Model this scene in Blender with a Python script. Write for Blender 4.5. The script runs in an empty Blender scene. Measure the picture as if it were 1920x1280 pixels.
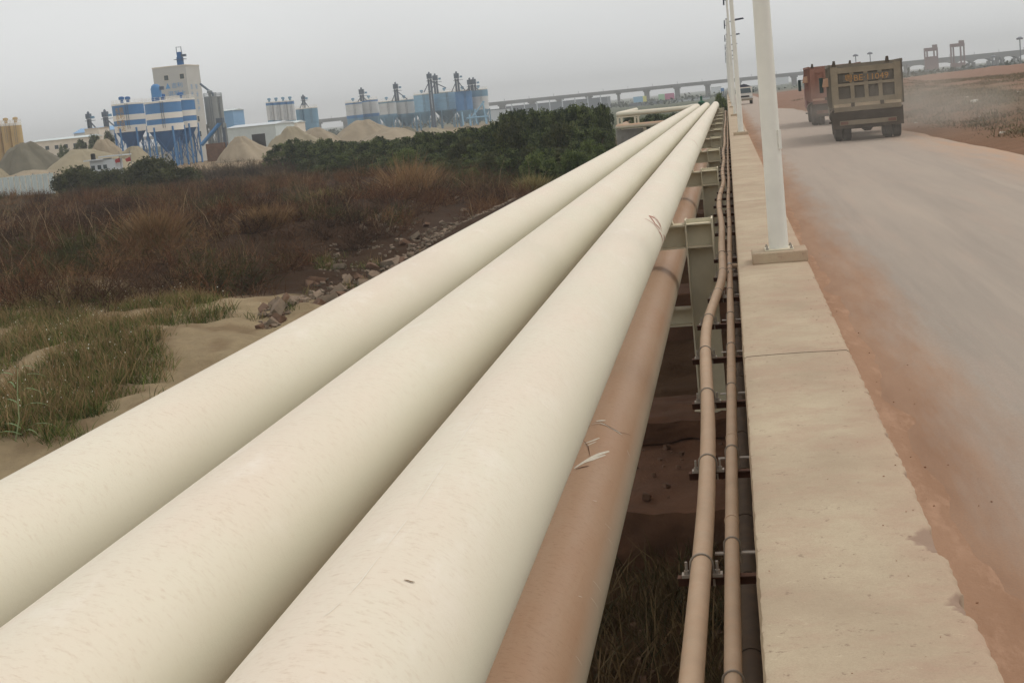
import bpy, bmesh, math, random
import numpy as np
from mathutils import Matrix, Vector
random.seed(7); RNG = np.random.default_rng(11)
sc = bpy.context.scene
C = sc.collection
R = math.radians

# ------------------------------------------------------------------ camera
F, CX, CY, ROLL, VP = 2500.0, 960.0, 520.0, R(5.6), (1362, 163)
CAM = np.array([0.0, 0.0, 2.4])
def _n(v): return np.array(v, float) / np.linalg.norm(v)
def _dc(u, v): return np.array([(u - CX) / F, -(v - CY) / F, -1.0])
_Y = _n(_dc(*VP)); _H = np.array([math.cos(ROLL), math.sin(ROLL), 0.0])
_U = _n(np.cross(_H, _Y)); _U = _U if _U[1] > 0 else -_U
M = np.array([np.cross(_Y, _U), _Y, _U])
def ray(u, v): return M @ _dc(u, v)
def at_y(u, v, Y): r = ray(u, v); return CAM + r * (Y / r[1])
def at_z(u, v, Z): r = ray(u, v); return CAM + r * ((Z - CAM[2]) / r[2])
def proj(p):
    c = (np.atleast_2d(p) - CAM) @ M
    return CX + F * c[:, 0] / -c[:, 2], CY - F * c[:, 1] / -c[:, 2], -c[:, 2]
cd = bpy.data.cameras.new('camera'); cam = bpy.data.objects.new('camera', cd); C.objects.link(cam)
cd.sensor_width = 36; cd.lens = F / 1920 * 36; cd.shift_y = -120 / 1920
cd.clip_start = 0.05; cd.clip_end = 9000
cam.matrix_world = Matrix([list(M[i]) + [CAM[i]] for i in range(3)] + [[0, 0, 0, 1]])
sc.camera = cam

# ------------------------------------------------------------------ sky, sun, exposure
SUN_EL, SUN_AZ = R(52), R(62)            # azimuth clockwise from +Y (ahead) to +X (right)
w = bpy.data.worlds.new('World'); sc.world = w; w.use_nodes = True
nt = w.node_tree; N = nt.nodes; L = nt.links
N.clear()
out = N.new('ShaderNodeOutputWorld'); bg = N.new('ShaderNodeBackground'); bg.inputs[1].default_value = 0.1
sky = N.new('ShaderNodeTexSky'); sky.sky_type = 'NISHITA'; sky.sun_disc = False
sky.sun_elevation = SUN_EL; sky.sun_rotation = SUN_AZ; sky.dust_density = 5; sky.air_density = 1.5
hs = N.new('ShaderNodeHueSaturation'); hs.inputs['Saturation'].default_value = 0.18
tc = N.new('ShaderNodeTexCoord'); sx = N.new('ShaderNodeSeparateXYZ')
mr = N.new('ShaderNodeMapRange'); mr.inputs[1].default_value = 0.0; mr.inputs[2].default_value = 1.0
mr.inputs[3].default_value = 9.6; mr.inputs[4].default_value = 10.6      # overcast: brighter towards the zenith
oc = N.new('ShaderNodeMix'); oc.data_type = 'RGBA'; oc.blend_type = 'MULTIPLY'; oc.inputs[0].default_value = 1
oc.inputs[6].default_value = (0.985, 1.0, 1.0, 1)
nz = N.new('ShaderNodeTexNoise'); nz.inputs['Scale'].default_value = 2.2; nz.inputs['Detail'].default_value = 4
mp = N.new('ShaderNodeMapping'); mp.inputs['Scale'].default_value = (1, 1, 2.5)
cr = N.new('ShaderNodeMapRange'); cr.inputs[1].default_value = 0.3; cr.inputs[2].default_value = 0.7
cr.inputs[3].default_value = 0.93; cr.inputs[4].default_value = 1.07
mu = N.new('ShaderNodeMath'); mu.operation = 'MULTIPLY'
mx = N.new('ShaderNodeMix'); mx.data_type = 'RGBA'; mx.inputs[0].default_value = 0.82
L.new(sky.outputs[0], hs.inputs['Color']); L.new(tc.outputs['Generated'], sx.inputs[0]); L.new(sx.outputs[2], mr.inputs[0])
L.new(tc.outputs['Generated'], mp.inputs[0]); L.new(mp.outputs[0], nz.inputs['Vector']); L.new(nz.outputs[0], cr.inputs[0])
L.new(mr.outputs[0], mu.inputs[0]); L.new(cr.outputs[0], mu.inputs[1])
L.new(mu.outputs[0], oc.inputs[7]); L.new(hs.outputs[0], mx.inputs[6]); L.new(oc.outputs[2], mx.inputs[7])
L.new(mx.outputs[2], bg.inputs[0]); L.new(bg.outputs[0], out.inputs[0])
sd = bpy.data.lights.new('sun', 'SUN'); sun = bpy.data.objects.new('sun', sd); C.objects.link(sun)
sd.energy = 0.7; sd.angle = R(18); sd.color = (1.0, 0.95, 0.88)
_d = Vector((math.sin(SUN_AZ) * math.cos(SUN_EL), math.cos(SUN_AZ) * math.cos(SUN_EL), math.sin(SUN_EL)))
sun.rotation_euler = _d.to_track_quat('Z', 'Y').to_euler()
vs = sc.view_settings; vs.view_transform = 'Standard'; vs.look = 'None'; vs.exposure = 0.0; vs.gamma = 1
vs.use_curve_mapping = False
sc.cycles.use_denoising = True; sc.cycles.max_bounces = 5; sc.cycles.volume_bounces = 0
sc.cycles.volume_max_steps = 64; sc.cycles.volume_step_rate = 3

# ------------------------------------------------------------------ helpers: colour, materials
def S(r, g, b):
    f = lambda c: (c / 255 / 12.92) if c <= 10.3 else ((c / 255 + 0.055) / 1.055) ** 2.4
    return (f(r), f(g), f(b))
class Nodes:
    def __init__(s, name):
        s.m = bpy.data.materials.new(name); s.m.use_nodes = True; s.t = s.m.node_tree
        s.b = s.t.nodes['Principled BSDF']; s.co = s.t.nodes.new('ShaderNodeTexCoord')
    def new(s, t): return s.t.nodes.new(t)
    def ln(s, a, b): s.t.links.new(a, b)
    def noise(s, scale, detail=5, rough=0.6, stretch=None, coord='Object'):
        n = s.new('ShaderNodeTexNoise'); n.inputs['Scale'].default_value = scale
        n.inputs['Detail'].default_value = detail; n.inputs['Roughness'].default_value = rough
        if stretch:
            m = s.new('ShaderNodeMapping'); m.inputs['Scale'].default_value = stretch
            s.ln(s.co.outputs[coord], m.inputs[0]); s.ln(m.outputs[0], n.inputs['Vector'])
        else: s.ln(s.co.outputs[coord], n.inputs['Vector'])
        return n.outputs[0]
    def rng(s, x, a, b, c=0.0, d=1.0):
        m = s.new('ShaderNodeMapRange'); m.inputs[1].default_value = a; m.inputs[2].default_value = b
        m.inputs[3].default_value = c; m.inputs[4].default_value = d; s.ln(x, m.inputs[0]); return m.outputs[0]
    def mul(s, a, b):
        m = s.new('ShaderNodeMath'); m.operation = 'MULTIPLY'; s.ln(a, m.inputs[0])
        if isinstance(b, (int, float)): m.inputs[1].default_value = b
        else: s.ln(b, m.inputs[1])
        return m.outputs[0]
    def mix(s, f, a, b, mode='MIX'):
        m = s.new('ShaderNodeMix'); m.data_type = 'RGBA'; m.blend_type = mode
        for sock, v in ((m.inputs[0], f), (m.inputs[6], a), (m.inputs[7], b)):
            if isinstance(v, (int, float)): sock.default_value = v
            elif isinstance(v, tuple): sock.default_value = tuple(v) + (1,)
            else: s.ln(v, sock)
        return m.outputs[2]
    def attr(s, name):
        a = s.new('ShaderNodeAttribute'); a.attribute_name = name; return a.outputs[0]
    def nz(s):
        g = s.new('ShaderNodeNewGeometry'); x = s.new('ShaderNodeSeparateXYZ'); s.ln(g.outputs['Normal'], x.inputs[0]); return x.outputs[2]
    def pos(s, ax):
        g = s.new('ShaderNodeNewGeometry'); x = s.new('ShaderNodeSeparateXYZ'); s.ln(g.outputs['Position'], x.inputs[0]); return x.outputs[ax]
    def bump(s, h, strength=0.3, dist=0.02):
        b = s.new('ShaderNodeBump'); b.inputs['Strength'].default_value = strength; b.inputs['Distance'].default_value = dist
        s.ln(h, b.inputs['Height']); s.ln(b.outputs[0], s.b.inputs['Normal'])
    def done(s, col, rough=0.7, spec=0.3, metal=0.0):
        if isinstance(col, tuple): s.b.inputs['Base Color'].default_value = col + (1,)
        else: s.ln(col, s.b.inputs['Base Color'])
        s.b.inputs['Roughness'].default_value = rough; s.b.inputs['Specular IOR Level'].default_value = spec
        s.b.inputs['Metallic'].default_value = metal
        return s.m
def plain(name, c, scale=1.0, var=0.25, rough=0.75, dust=None, damt=0.6, bump=0.0, spec=0.3, metal=0.0, stretch=None):
    """colour with large and fine noise variation, optional dust gathered on upward faces"""
    k = Nodes(name)
    dk = tuple(x * (1 - var) for x in c); lt = tuple(min(1, x * (1 + var * 0.7)) for x in c)
    n1 = k.noise(scale, 5, 0.6, stretch)
    col = k.mix(k.rng(n1, 0.3, 0.7), dk, lt)
    n2 = k.noise(scale * 9, 4, 0.65)
    col = k.mix(k.rng(n2, 0.25, 0.75, 0, 0.35), col, dk)
    if dust:
        f = k.mul(k.rng(k.nz(), -0.1, 0.8), k.rng(k.noise(scale * 2.3, 5), 0.3, 0.65, damt * 0.35, damt))
        col = k.mix(f, col, dust)
    if bump: k.bump(n2, bump, 0.02)
    return k.done(col, rough, spec, metal)

DUST = S(176, 142, 112)
MT = {}
# cream pipe paint
def pipe_mat(name, dust_amt, dust_col, lo=0.15, blo=0.3, hi=0.95, fleck=S(188, 162, 136), bright=S(232, 222, 208)):
    k = Nodes(name)
    base = k.mix(k.rng(k.noise(1.2, 4, 0.6, (1, 0.25, 1)), 0.3, 0.7), S(210, 203, 180), S(222, 215, 194))
    up = k.rng(k.nz(), lo, hi)
    f1 = k.mul(up, k.rng(k.noise(2.1, 6, 0.65, (1.0, 0.35, 1.0)), 0.30, 0.66, dust_amt * blo, dust_amt))
    col = k.mix(f1, base, dust_col)
    sp = k.mul(k.rng(k.noise(34, 7, 0.8, (0.8, 1.7, 0.8)), 0.52, 0.7, 0, 0.62), k.rng(k.nz(), 0.2, 0.9, 0.12, 1))
    col = k.mix(sp, col, fleck)
    st = k.rng(k.noise(5, 4, 0.7, (1, 0.06, 1)), 0.6, 0.78, 0, 0.2)
    col = k.mix(st, col, S(205, 182, 152))
    wh = k.mul(k.rng(k.noise(3.4, 6, 0.75, (1, 0.5, 1)), 0.56, 0.72, 0, 0.5), up)
    col = k.mix(wh, col, bright)
    k.bump(k.noise(60, 3, 0.6), 0.12, 0.004)
    return k.done(col, 0.55, 0.35)
MT['pipe'] = pipe_mat('cream_pipe_paint', 0.85, S(220, 202, 182))
MT['pipe_dusty'] = pipe_mat('dust_covered_pipe', 1.0, S(188, 150, 120), -0.2, 0.8, 0.5, S(150, 112, 84), S(188, 152, 122))
MT['steel_cream'] = plain('cream_steel', S(205, 199, 176), 3, 0.14, 0.6, S(214, 190, 158), 0.6)
MT['cream_far'] = plain('cream_steel_weathered', S(216, 206, 182), 1.5, 0.12, 0.6, S(206, 176, 146), 0.5)
MT['conduit'] = plain('dusty_conduit', S(196, 172, 146), 6, 0.16, 0.7, S(196, 160, 130), 0.6)
MT['galv'] = plain('galvanised_steel', S(165, 160, 152), 20, 0.25, 0.5, S(170, 140, 112), 0.5, metal=0.4)
MT['rust'] = plain('rusty_brown_steel', S(70, 46, 36), 8, 0.3, 0.8, S(140, 95, 70), 0.4)
MT['dark_pipe'] = plain('dark_grey_pipe', S(95, 88, 80), 4, 0.3, 0.7, S(140, 112, 90), 0.4)
MT['lamp_white'] = plain('white_lamp_paint', S(222, 220, 210), 2.5, 0.1, 0.45, S(205, 196, 180), 0.4)
MT['lamp_dark'] = plain('dark_lamp_metal', S(48, 50, 66), 4, 0.2, 0.5)
MT['mark_red'] = plain('red_marker_paint', S(172, 78, 56), 30, 0.2, 0.8)
MT['scuff_glint'] = plain('white_scuff_glint', S(236, 228, 210), 30, 0.12, 0.6)  # white for real scuffs and for one painted wrinkle highlight
MT['ridge'] = plain('pale_paint_ridge', S(232, 224, 210), 30, 0.08, 0.6)
MT['brown_scratch'] = plain('brown_scratch', S(120, 92, 62), 30, 0.2, 0.8)
MT['concrete'] = plain('grey_concrete', S(146, 142, 134), 1.5, 0.25, 0.9, S(160, 135, 108), 0.15, 0.3)
MT['concrete_red'] = plain('dust_stained_concrete', S(104, 76, 58), 1.6, 0.4, 0.97, S(118, 82, 60), 0.6, 0.8)
# parapet
k = Nodes('dusty_parapet_concrete')
c0 = k.mix(k.rng(k.noise(1.1, 6, 0.65), 0.34, 0.66), S(168, 149, 126), S(190, 173, 147))
c0 = k.mix(k.rng(k.noise(3.0, 7, 0.72, (1.0, 1.5, 1)), 0.46, 0.68, 0, 0.6), c0, S(172, 142, 122))
c0 = k.mix(k.rng(k.noise(9, 5, 0.75, (0.8, 2.0, 1)), 0.62, 0.74, 0, 0.6), c0, S(144, 114, 100))
c0 = k.mix(k.rng(k.noise(26, 4, 0.7), 0.62, 0.72, 0, 0.75), c0, S(118, 94, 80))
c0 = k.mix(k.rng(k.noise(13, 5, 0.8, (1, 2, 1)), 0.62, 0.76, 0, 0.5), c0, S(218, 204, 174))
c0 = k.mix(k.rng(k.pos(0), 0.36, 0.56, 0, 0.25), c0, S(178, 142, 120))
c0 = k.mix(k.rng(k.noise(150, 3, 0.8), 0.35, 0.7, 0, 0.3), c0, S(140, 120, 100))
c0 = k.mix(k.attr('chip'), c0, S(152, 128, 110))
k.bump(k.noise(55, 5, 0.7), 0.35, 0.006)
MT['parapet'] = k.done(c0, 0.95, 0.15)
MT['joint'] = plain('dark_joint_filler', S(84, 70, 58), 9, 0.3, 0.95)
# road with blown dust
k = Nodes('dusty_road')
g = k.mix(k.rng(k.noise(0.5, 6, 0.65, (1.6, 0.12, 1), 'Object'), 0.32, 0.68), S(154, 142, 130), S(174, 159, 144))
g = k.mix(k.rng(k.noise(1.1, 6, 0.7, (1.6, 0.045, 1)), 0.5, 0.7, 0, 0.5), g, S(136, 127, 118))
g = k.mix(k.rng(k.noise(2.6, 6, 0.7, (1.0, 0.10, 1)), 0.5, 0.75, 0, 0.6), g, S(176, 154, 138))
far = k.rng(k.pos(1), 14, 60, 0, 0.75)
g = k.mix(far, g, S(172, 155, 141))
pn = k.new('ShaderNodeMath'); pn.operation = 'MULTIPLY_ADD'; pn.inputs[1].default_value = 1.5
k.ln(k.noise(1.6, 9, 0.72, (1.0, 0.14, 1)), pn.inputs[0]); k.ln(k.pos(0), pn.inputs[2])
edge = k.rng(pn.outputs[0], 1.9, 2.5, 1, 0)
g = k.mix(edge, g, k.mix(k.rng(k.noise(1.4, 6, 0.65, (1.5, 0.3, 1)), 0.3, 0.7), S(148, 114, 90), S(170, 137, 112)))
edge2 = k.mul(k.rng(k.pos(0), 5.2, 6.6, 0, 0.8), k.rng(k.noise(1.1, 6, 0.7, (1.5, 0.25, 1)), 0.3, 0.6))
g = k.mix(edge2, g, S(186, 150, 122))
g = k.mix(k.rng(k.noise(70, 5, 0.8), 0.4, 0.68, 0, 0.35), g, S(120, 108, 98))
k.bump(k.noise(38, 5, 0.7), 0.35, 0.006)
MT['road'] = k.done(g, 0.92, 0.15)
k = Nodes('red_dirt_drift')
g = k.mix(k.rng(k.noise(1.4, 6, 0.65, (1.5, 0.3, 1)), 0.3, 0.7), S(146, 112, 88), S(168, 134, 109))
g = k.mix(k.rng(k.noise(5, 6, 0.7, (1.2, 0.4, 1)), 0.52, 0.72, 0, 0.6), g, S(190, 154, 128))
g = k.mix(k.rng(k.noise(40, 4, 0.7), 0.7, 0.8, 0, 0.6), g, S(110, 82, 64))
k.bump(k.noise(14, 7, 0.75), 0.5, 0.02)
MT['drift'] = k.done(g, 0.97, 0.1)
# ground: zone colour from the sheet itself, broken up by noise
k = Nodes('ground_soil')
g = k.attr('zone')
g = k.mix(k.rng(k.noise(0.35, 8, 0.7), 0.35, 0.7, 0, 0.55), g, k.mix(1.0, k.attr('zone'), (0.55, 0.5, 0.45), 'MULTIPLY'))
g = k.mix(k.rng(k.noise(2.2, 7, 0.7), 0.45, 0.75, 0, 0.5), g, k.mix(1.0, k.attr('zone'), (1.3, 1.25, 1.2), 'MULTIPLY'))
k.bump(k.noise(2.6, 9, 0.78), 0.9, 0.22)
MT['ground'] = k.done(g, 0.97, 0.1)
def leafmat(name, rough=0.6, tr=0.25):
    k = Nodes(name)
    col = k.attr('Col'); m = k.done(col, rough, 0.25)
    if tr:
        t = k.new('ShaderNodeBsdfTranslucent'); k.ln(col, t.inputs[0])
        ms = k.new('ShaderNodeMixShader'); ms.inputs[0].default_value = tr
        o = k.t.nodes['Material Output']; k.ln(k.b.outputs[0], ms.inputs[1]); k.ln(t.outputs[0], ms.inputs[2]); k.ln(ms.outputs[0], o.inputs[0])
    return m
MT['leaf'] = leafmat('foliage', 0.6, 0.35); MT['twig'] = leafmat('dry_stems', 0.85, 0.12)
MT['bark'] = plain('bark', S(92, 78, 62), 8, 0.3, 0.95)
MT['rock'] = plain('rubble_stone', S(134, 121, 104), 1.1, 0.4, 0.95, S(140, 104, 80), 0.4, 0.6)
MT['rock_red'] = plain('red_brown_stone', S(116, 90, 72), 1.1, 0.4, 0.95, None, 0, 0.6)
MT['sand'] = plain('tan_sand', S(150, 138, 114), 0.35, 0.16, 0.98, None, 0, 0.4)
MT['sand_pink'] = plain('pinkish_sand', S(152, 137, 115), 0.35, 0.16, 0.98, None, 0, 0.4)
MT['gravel'] = plain('grey_gravel', S(112, 106, 90), 0.5, 0.2, 0.98, None, 0, 0.4)
MT['blue'] = plain('blue_silo_paint', S(70, 124, 174), 0.35, 0.12, 0.55)
MT['blue_dark'] = plain('deep_blue_paint', S(40, 96, 150), 0.5, 0.15, 0.6)
MT['white'] = plain('white_silo_paint', S(226, 220, 210), 0.35, 0.08, 0.6)
MT['pale_blue'] = plain('pale_blue_paint', S(138, 180, 206), 0.3, 0.15, 0.6, stretch=(1, 1, 4))
MT['grey_blue'] = plain('grey_blue_paint', S(108, 146, 170), 0.3, 0.15, 0.6)
MT['silo_white2'] = plain('weathered_white_silo', S(202, 203, 202), 0.3, 0.12, 0.7, stretch=(1, 1, 3))
MT['tan_silo'] = plain('tan_silo_paint', S(178, 150, 100), 0.3, 0.12, 0.7)
MT['silo_grey'] = plain('grey_silo_metal', S(136, 140, 140), 0.4, 0.12, 0.55, metal=0.2)
MT['steel_dark'] = plain('dark_elevator_steel', S(84, 96, 110), 0.8, 0.2, 0.6)
MT['tower'] = plain('tower_wall_render', S(186, 184, 178), 0.3, 0.07, 0.85)
MT['glass'] = plain('dark_window_glass', S(52, 66, 68), 1, 0.2, 0.15, spec=0.6)
MT['dark'] = plain('dark_opening', S(36, 36, 36), 1, 0.2, 0.9)
MT['print_blue'] = plain('blue_lettering', S(92, 150, 196), 2, 0.1, 0.7)
MT['print_gold'] = plain('gold_lettering', S(186, 146, 62), 2, 0.2, 0.7)
MT['print_orange'] = plain('orange_lettering', S(168, 126, 76), 6, 0.15, 0.7)
MT['roof_blue'] = plain('blue_sheet_roof', S(120, 160, 196), 0.5, 0.1, 0.6)
MT['wall_cream'] = plain('cream_wall', S(214, 204, 188), 0.4, 0.1, 0.85)
MT['sheet'] = plain('grey_white_sheet', S(196, 204, 202), 0.6, 0.1, 0.6)
MT['bridge'] = plain('bridge_concrete', S(120, 118, 116), 0.05, 0.12, 0.9)
MT['crane'] = plain('crane_red_paint', S(118, 84, 78), 0.2, 0.15, 0.7)
MT['far_grey'] = plain('far_grey_wall', S(120, 124, 130), 0.05, 0.1, 0.9)
MT['far_white'] = plain('far_white_wall', S(200, 204, 206), 0.05, 0.1, 0.9)
MT['tyre'] = plain('dusty_tyre_rubber', S(66, 62, 58), 5, 0.25, 0.9, S(150, 130, 110), 0.6)
MT['bed_grey'] = plain('dusty_grey_steel', S(116, 110, 98), 1.4, 0.22, 0.8, S(176, 150, 122), 0.6, 0.2)
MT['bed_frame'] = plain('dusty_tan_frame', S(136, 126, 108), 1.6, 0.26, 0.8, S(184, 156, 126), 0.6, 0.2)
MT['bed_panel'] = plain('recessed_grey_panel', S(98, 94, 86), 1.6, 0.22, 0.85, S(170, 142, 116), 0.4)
MT['bed_red'] = plain('faded_red_steel', S(140, 102, 88), 1.2, 0.25, 0.8, S(172, 140, 114), 0.6, 0.2)
MT['cab_red'] = plain('dark_red_paint', S(118, 66, 64), 1.2, 0.2, 0.6, S(180, 140, 112), 0.6)
MT['cab_white'] = plain('dusty_white_paint', S(206, 204, 196), 1.2, 0.12, 0.5, S(190, 160, 130), 0.6)
MT['chassis'] = plain('dusty_chassis', S(78, 72, 64), 2, 0.25, 0.9, S(160, 132, 108), 0.6)
MT['lamp_red'] = plain('red_tail_lamp', S(120, 84, 70), 6, 0.2, 0.5)
MT['mirror'] = plain('dark_green_mirror', S(46, 66, 62), 6, 0.2, 0.4)
MT['bill_blue'] = plain('billboard_blue', S(150, 186, 210), 0.2, 0.1, 0.7)
MT['bill_yellow'] = plain('billboard_yellow', S(220, 214, 130), 0.2, 0.1, 0.7)
MT['bill_green'] = plain('billboard_green', S(170, 200, 166), 0.2, 0.1, 0.7)
MT['bill_pink'] = plain('billboard_magenta', S(190, 120, 146), 0.2, 0.1, 0.7)
MT['green_post'] = plain('dark_green_paint', S(50, 96, 74), 2, 0.2, 0.7)
MT['flag_red'] = plain('red_flag_cloth', S(170, 60, 60), 2, 0.2, 0.8)
MT['reed_stalk'] = plain('reed_stalk', S(150, 160, 118), 5, 0.1, 0.8)
MT['litter'] = plain('white_litter', S(226, 220, 208), 6, 0.1, 0.8)

# ------------------------------------------------------------------ helpers: meshes and objects
def finish(me, smooth=True, ang=38):
    if smooth:
        me.polygons.foreach_set('use_smooth', np.ones(len(me.polygons), bool)); me.set_sharp_from_angle(angle=R(ang))
    me.update(); return me
class MB:
    def __init__(s): s.v = []; s.f = []
    def add(s, vs, fs):
        o = len(s.v); s.v += [tuple(map(float, p)) for p in vs]; s.f += [tuple(i + o for i in f) for f in fs]; return s
    def box(s, c, d, rz=0.0, rx=0.0, ry=0.0):
        m = Matrix.Rotation(rz, 3, 'Z') @ Matrix.Rotation(ry, 3, 'Y') @ Matrix.Rotation(rx, 3, 'X')
        vs = [m @ Vector((x * d[0] / 2, y * d[1] / 2, z * d[2] / 2)) + Vector(c) for z in (-1, 1) for x, y in ((-1, -1), (1, -1), (1, 1), (-1, 1))]
        return s.add(vs, [(3, 2, 1, 0), (4, 5, 6, 7), (0, 1, 5, 4), (1, 2, 6, 5), (2, 3, 7, 6), (3, 0, 4, 7)])
    def span(s, x0, x1, y0, y1, z0, z1): return s.box(((x0 + x1) / 2, (y0 + y1) / 2, (z0 + z1) / 2), (x1 - x0, y1 - y0, z1 - z0))
    def chunk(s, c, q, rg):
        a = rg.random() * 6; vs = []
        for z in (-1, 1):
            for x_, y_ in ((-1, -1), (1, -1), (1, 1), (-1, 1)):
                p, r_ = x_ * rg.uniform(.35, 1), y_ * rg.uniform(.3, .9); vs.append((c[0] + q * (p * math.cos(a) - r_ * math.sin(a)), c[1] + q * (p * math.sin(a) + r_ * math.cos(a)), c[2] + q * z * rg.uniform(.2, .75)))
        return s.add(vs, [(3, 2, 1, 0), (4, 5, 6, 7), (0, 1, 5, 4), (1, 2, 6, 5), (2, 3, 7, 6), (3, 0, 4, 7)])
    def tube(s, pts, r, n=10, cap=True):
        pts = [Vector(p) for p in pts]; rs = r if isinstance(r, (list, tuple)) else [r] * len(pts)
        t = (pts[1] - pts[0]).normalized(); a = t.orthogonal().normalized(); rings = []
        for i, p in enumerate(pts):
            t2 = (pts[min(i + 1, len(pts) - 1)] - pts[max(i - 1, 0)]).normalized()
            a = (a - t2 * a.dot(t2)).normalized(); b = t2.cross(a)
            rings.append([p + (a * math.cos(q) + b * math.sin(q)) * rs[i] for q in (2 * math.pi * j / n for j in range(n))])
        fs = [(i * n + j, i * n + (j + 1) % n, (i + 1) * n + (j + 1) % n, (i + 1) * n + j) for i in range(len(pts) - 1) for j in range(n)]
        if cap: fs += [tuple(range(n))[::-1], tuple((len(pts) - 1) * n + j for j in range(n))]
        return s.add([p for g in rings for p in g], fs)
    def lathe(s, prof, c=(0, 0, 0), n=20):
        vs = [(c[0] + r * math.cos(2 * math.pi * j / n), c[1] + r * math.sin(2 * math.pi * j / n), c[2] + z) for r, z in prof for j in range(n)]
        m = len(prof); fs = [(i * n + j, i * n + (j + 1) % n, (i + 1) * n + (j + 1) % n, (i + 1) * n + j) for i in range(m - 1) for j in range(n)]
        fs += [tuple(range(n))[::-1], tuple((m - 1) * n + j for j in range(n))]
        return s.add(vs, fs)
    def prism(s, poly, axis, a, b):
        """extrude a polygon; axis 0: poly in (y,z), 1: (x,z), 2: (x,y)"""
        def P(p, t): return (t, p[0], p[1]) if axis == 0 else (p[0], t, p[1]) if axis == 1 else (p[0], p[1], t)
        n = len(poly)
        return s.add([P(p, a) for p in poly] + [P(p, b) for p in poly],
                     [tuple(range(n))[::-1], tuple(range(n, 2 * n))] + [(i, (i + 1) % n, n + (i + 1) % n, n + i) for i in range(n)])
    def mesh(s, name, mat, smooth=True, ang=38):
        me = bpy.data.meshes.new(name); me.from_pydata(s.v, [], s.f)
        bm = bmesh.new(); bm.from_mesh(me); bmesh.ops.recalc_face_normals(bm, faces=bm.faces); bm.to_mesh(me); bm.free()
        me.materials.append(MT[mat] if isinstance(mat, str) else mat); return finish(me, smooth, ang)
def ob(name, me, mat=None, parent=None, loc=(0, 0, 0), rz=0.0, bev=0.0):
    if isinstance(me, MB): me = me.mesh(name, mat)
    o = bpy.data.objects.new(name, me); C.objects.link(o); o.location = [float(x) for x in loc]; o.rotation_euler[2] = rz
    if parent: o.parent = parent
    if bev:
        b = o.modifiers.new('bevel', 'BEVEL'); b.width = bev; b.segments = 2; b.limit_method = 'ANGLE'
    return o
def tag(o, label=None, cat=None, group=None, kind=None):
    for kx, v in (('label', label), ('category', cat), ('group', group), ('kind', kind)):
        if v: o[kx] = v
    return o
def empty(name, loc=(0, 0, 0), rz=0.0):
    o = bpy.data.objects.new(name, None); C.objects.link(o); o.location = [float(x) for x in loc]; o.rotation_euler[2] = rz
    o.empty_display_size = 0.2; return o
def copy_tree(o, parent=None):
    c = o.copy(); C.objects.link(c); c.parent = parent
    for ch in o.children: copy_tree(ch, c)
    return c
ORD = ['nearest', 'second', 'third', 'fourth', 'fifth', 'sixth', 'seventh', 'eighth', 'ninth', 'tenth', 'eleventh', 'twelfth', 'thirteenth',
       'fourteenth', 'fifteenth', 'sixteenth', 'seventeenth', 'eighteenth', 'nineteenth', 'twentieth', 'twenty-first', 'twenty-second', 'twenty-third',
       'twenty-fourth', 'twenty-fifth', 'twenty-sixth', 'twenty-seventh', 'twenty-eighth', 'twenty-ninth', 'thirtieth'] + ['thirty-' + q for q in ('first', 'second', 'third', 'fourth', 'fifth', 'sixth', 'seventh', 'eighth', 'ninth')] + ['fortieth'] + ['forty-' + q for q in ('first', 'second', 'third', 'fourth', 'fifth', 'sixth', 'seventh', 'eighth', 'ninth')]
def arr_mesh(name, V, Fa, mat, cols=None, smooth=False, attr='Col'):
    me = bpy.data.meshes.new(name); V = np.asarray(V, np.float32); Fa = np.asarray(Fa, np.int32); kx = Fa.shape[1]
    me.vertices.add(len(V)); me.vertices.foreach_set('co', V.ravel())
    me.loops.add(Fa.size); me.loops.foreach_set('vertex_index', Fa.ravel())
    me.polygons.add(len(Fa)); me.polygons.foreach_set('loop_start', np.arange(0, Fa.size, kx, dtype=np.int32))
    me.polygons.foreach_set('loop_total', np.full(len(Fa), kx, np.int32))
    if smooth: me.polygons.foreach_set('use_smooth', np.ones(len(Fa), bool))
    me.update(calc_edges=True)
    if cols is not None:
        a = me.color_attributes.new(attr, 'FLOAT_COLOR', 'POINT')
        cc = np.ones((len(V), 4), np.float32); cc[:, :3] = cols; a.data.foreach_set('color', cc.ravel())
    me.materials.append(MT[mat]); return me
# lattice value noise
_P = np.random.default_rng(3).random((256, 256))
def vnoise(x, y):
    x = np.asarray(x, float); y = np.asarray(y, float)
    xi = np.floor(x).astype(int); yi = np.floor(y).astype(int); fx = x - xi; fy = y - yi
    fx = fx * fx * (3 - 2 * fx); fy = fy * fy * (3 - 2 * fy); g = lambda a, b: _P[a & 255, b & 255]
    return (g(xi, yi) * (1 - fx) + g(xi + 1, yi) * fx) * (1 - fy) + (g(xi, yi + 1) * (1 - fx) + g(xi + 1, yi + 1) * fx) * fy
def fbm(x, y, o=4):
    r = 0.0; a = 0.5
    for i in range(o): r = r + a * vnoise(x * 2 ** i + 17 * i, y * 2 ** i + 31 * i); a *= 0.5
    return r
def sstep(a, b, x): t = np.clip((np.asarray(x, float) - a) / (b - a), 0, 1); return t * t * (3 - 2 * t)
GL = -2.5                               # low ground left of the road
WX0, WX1, WTOP = -0.02, 0.56, 0.90      # parapet

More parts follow.
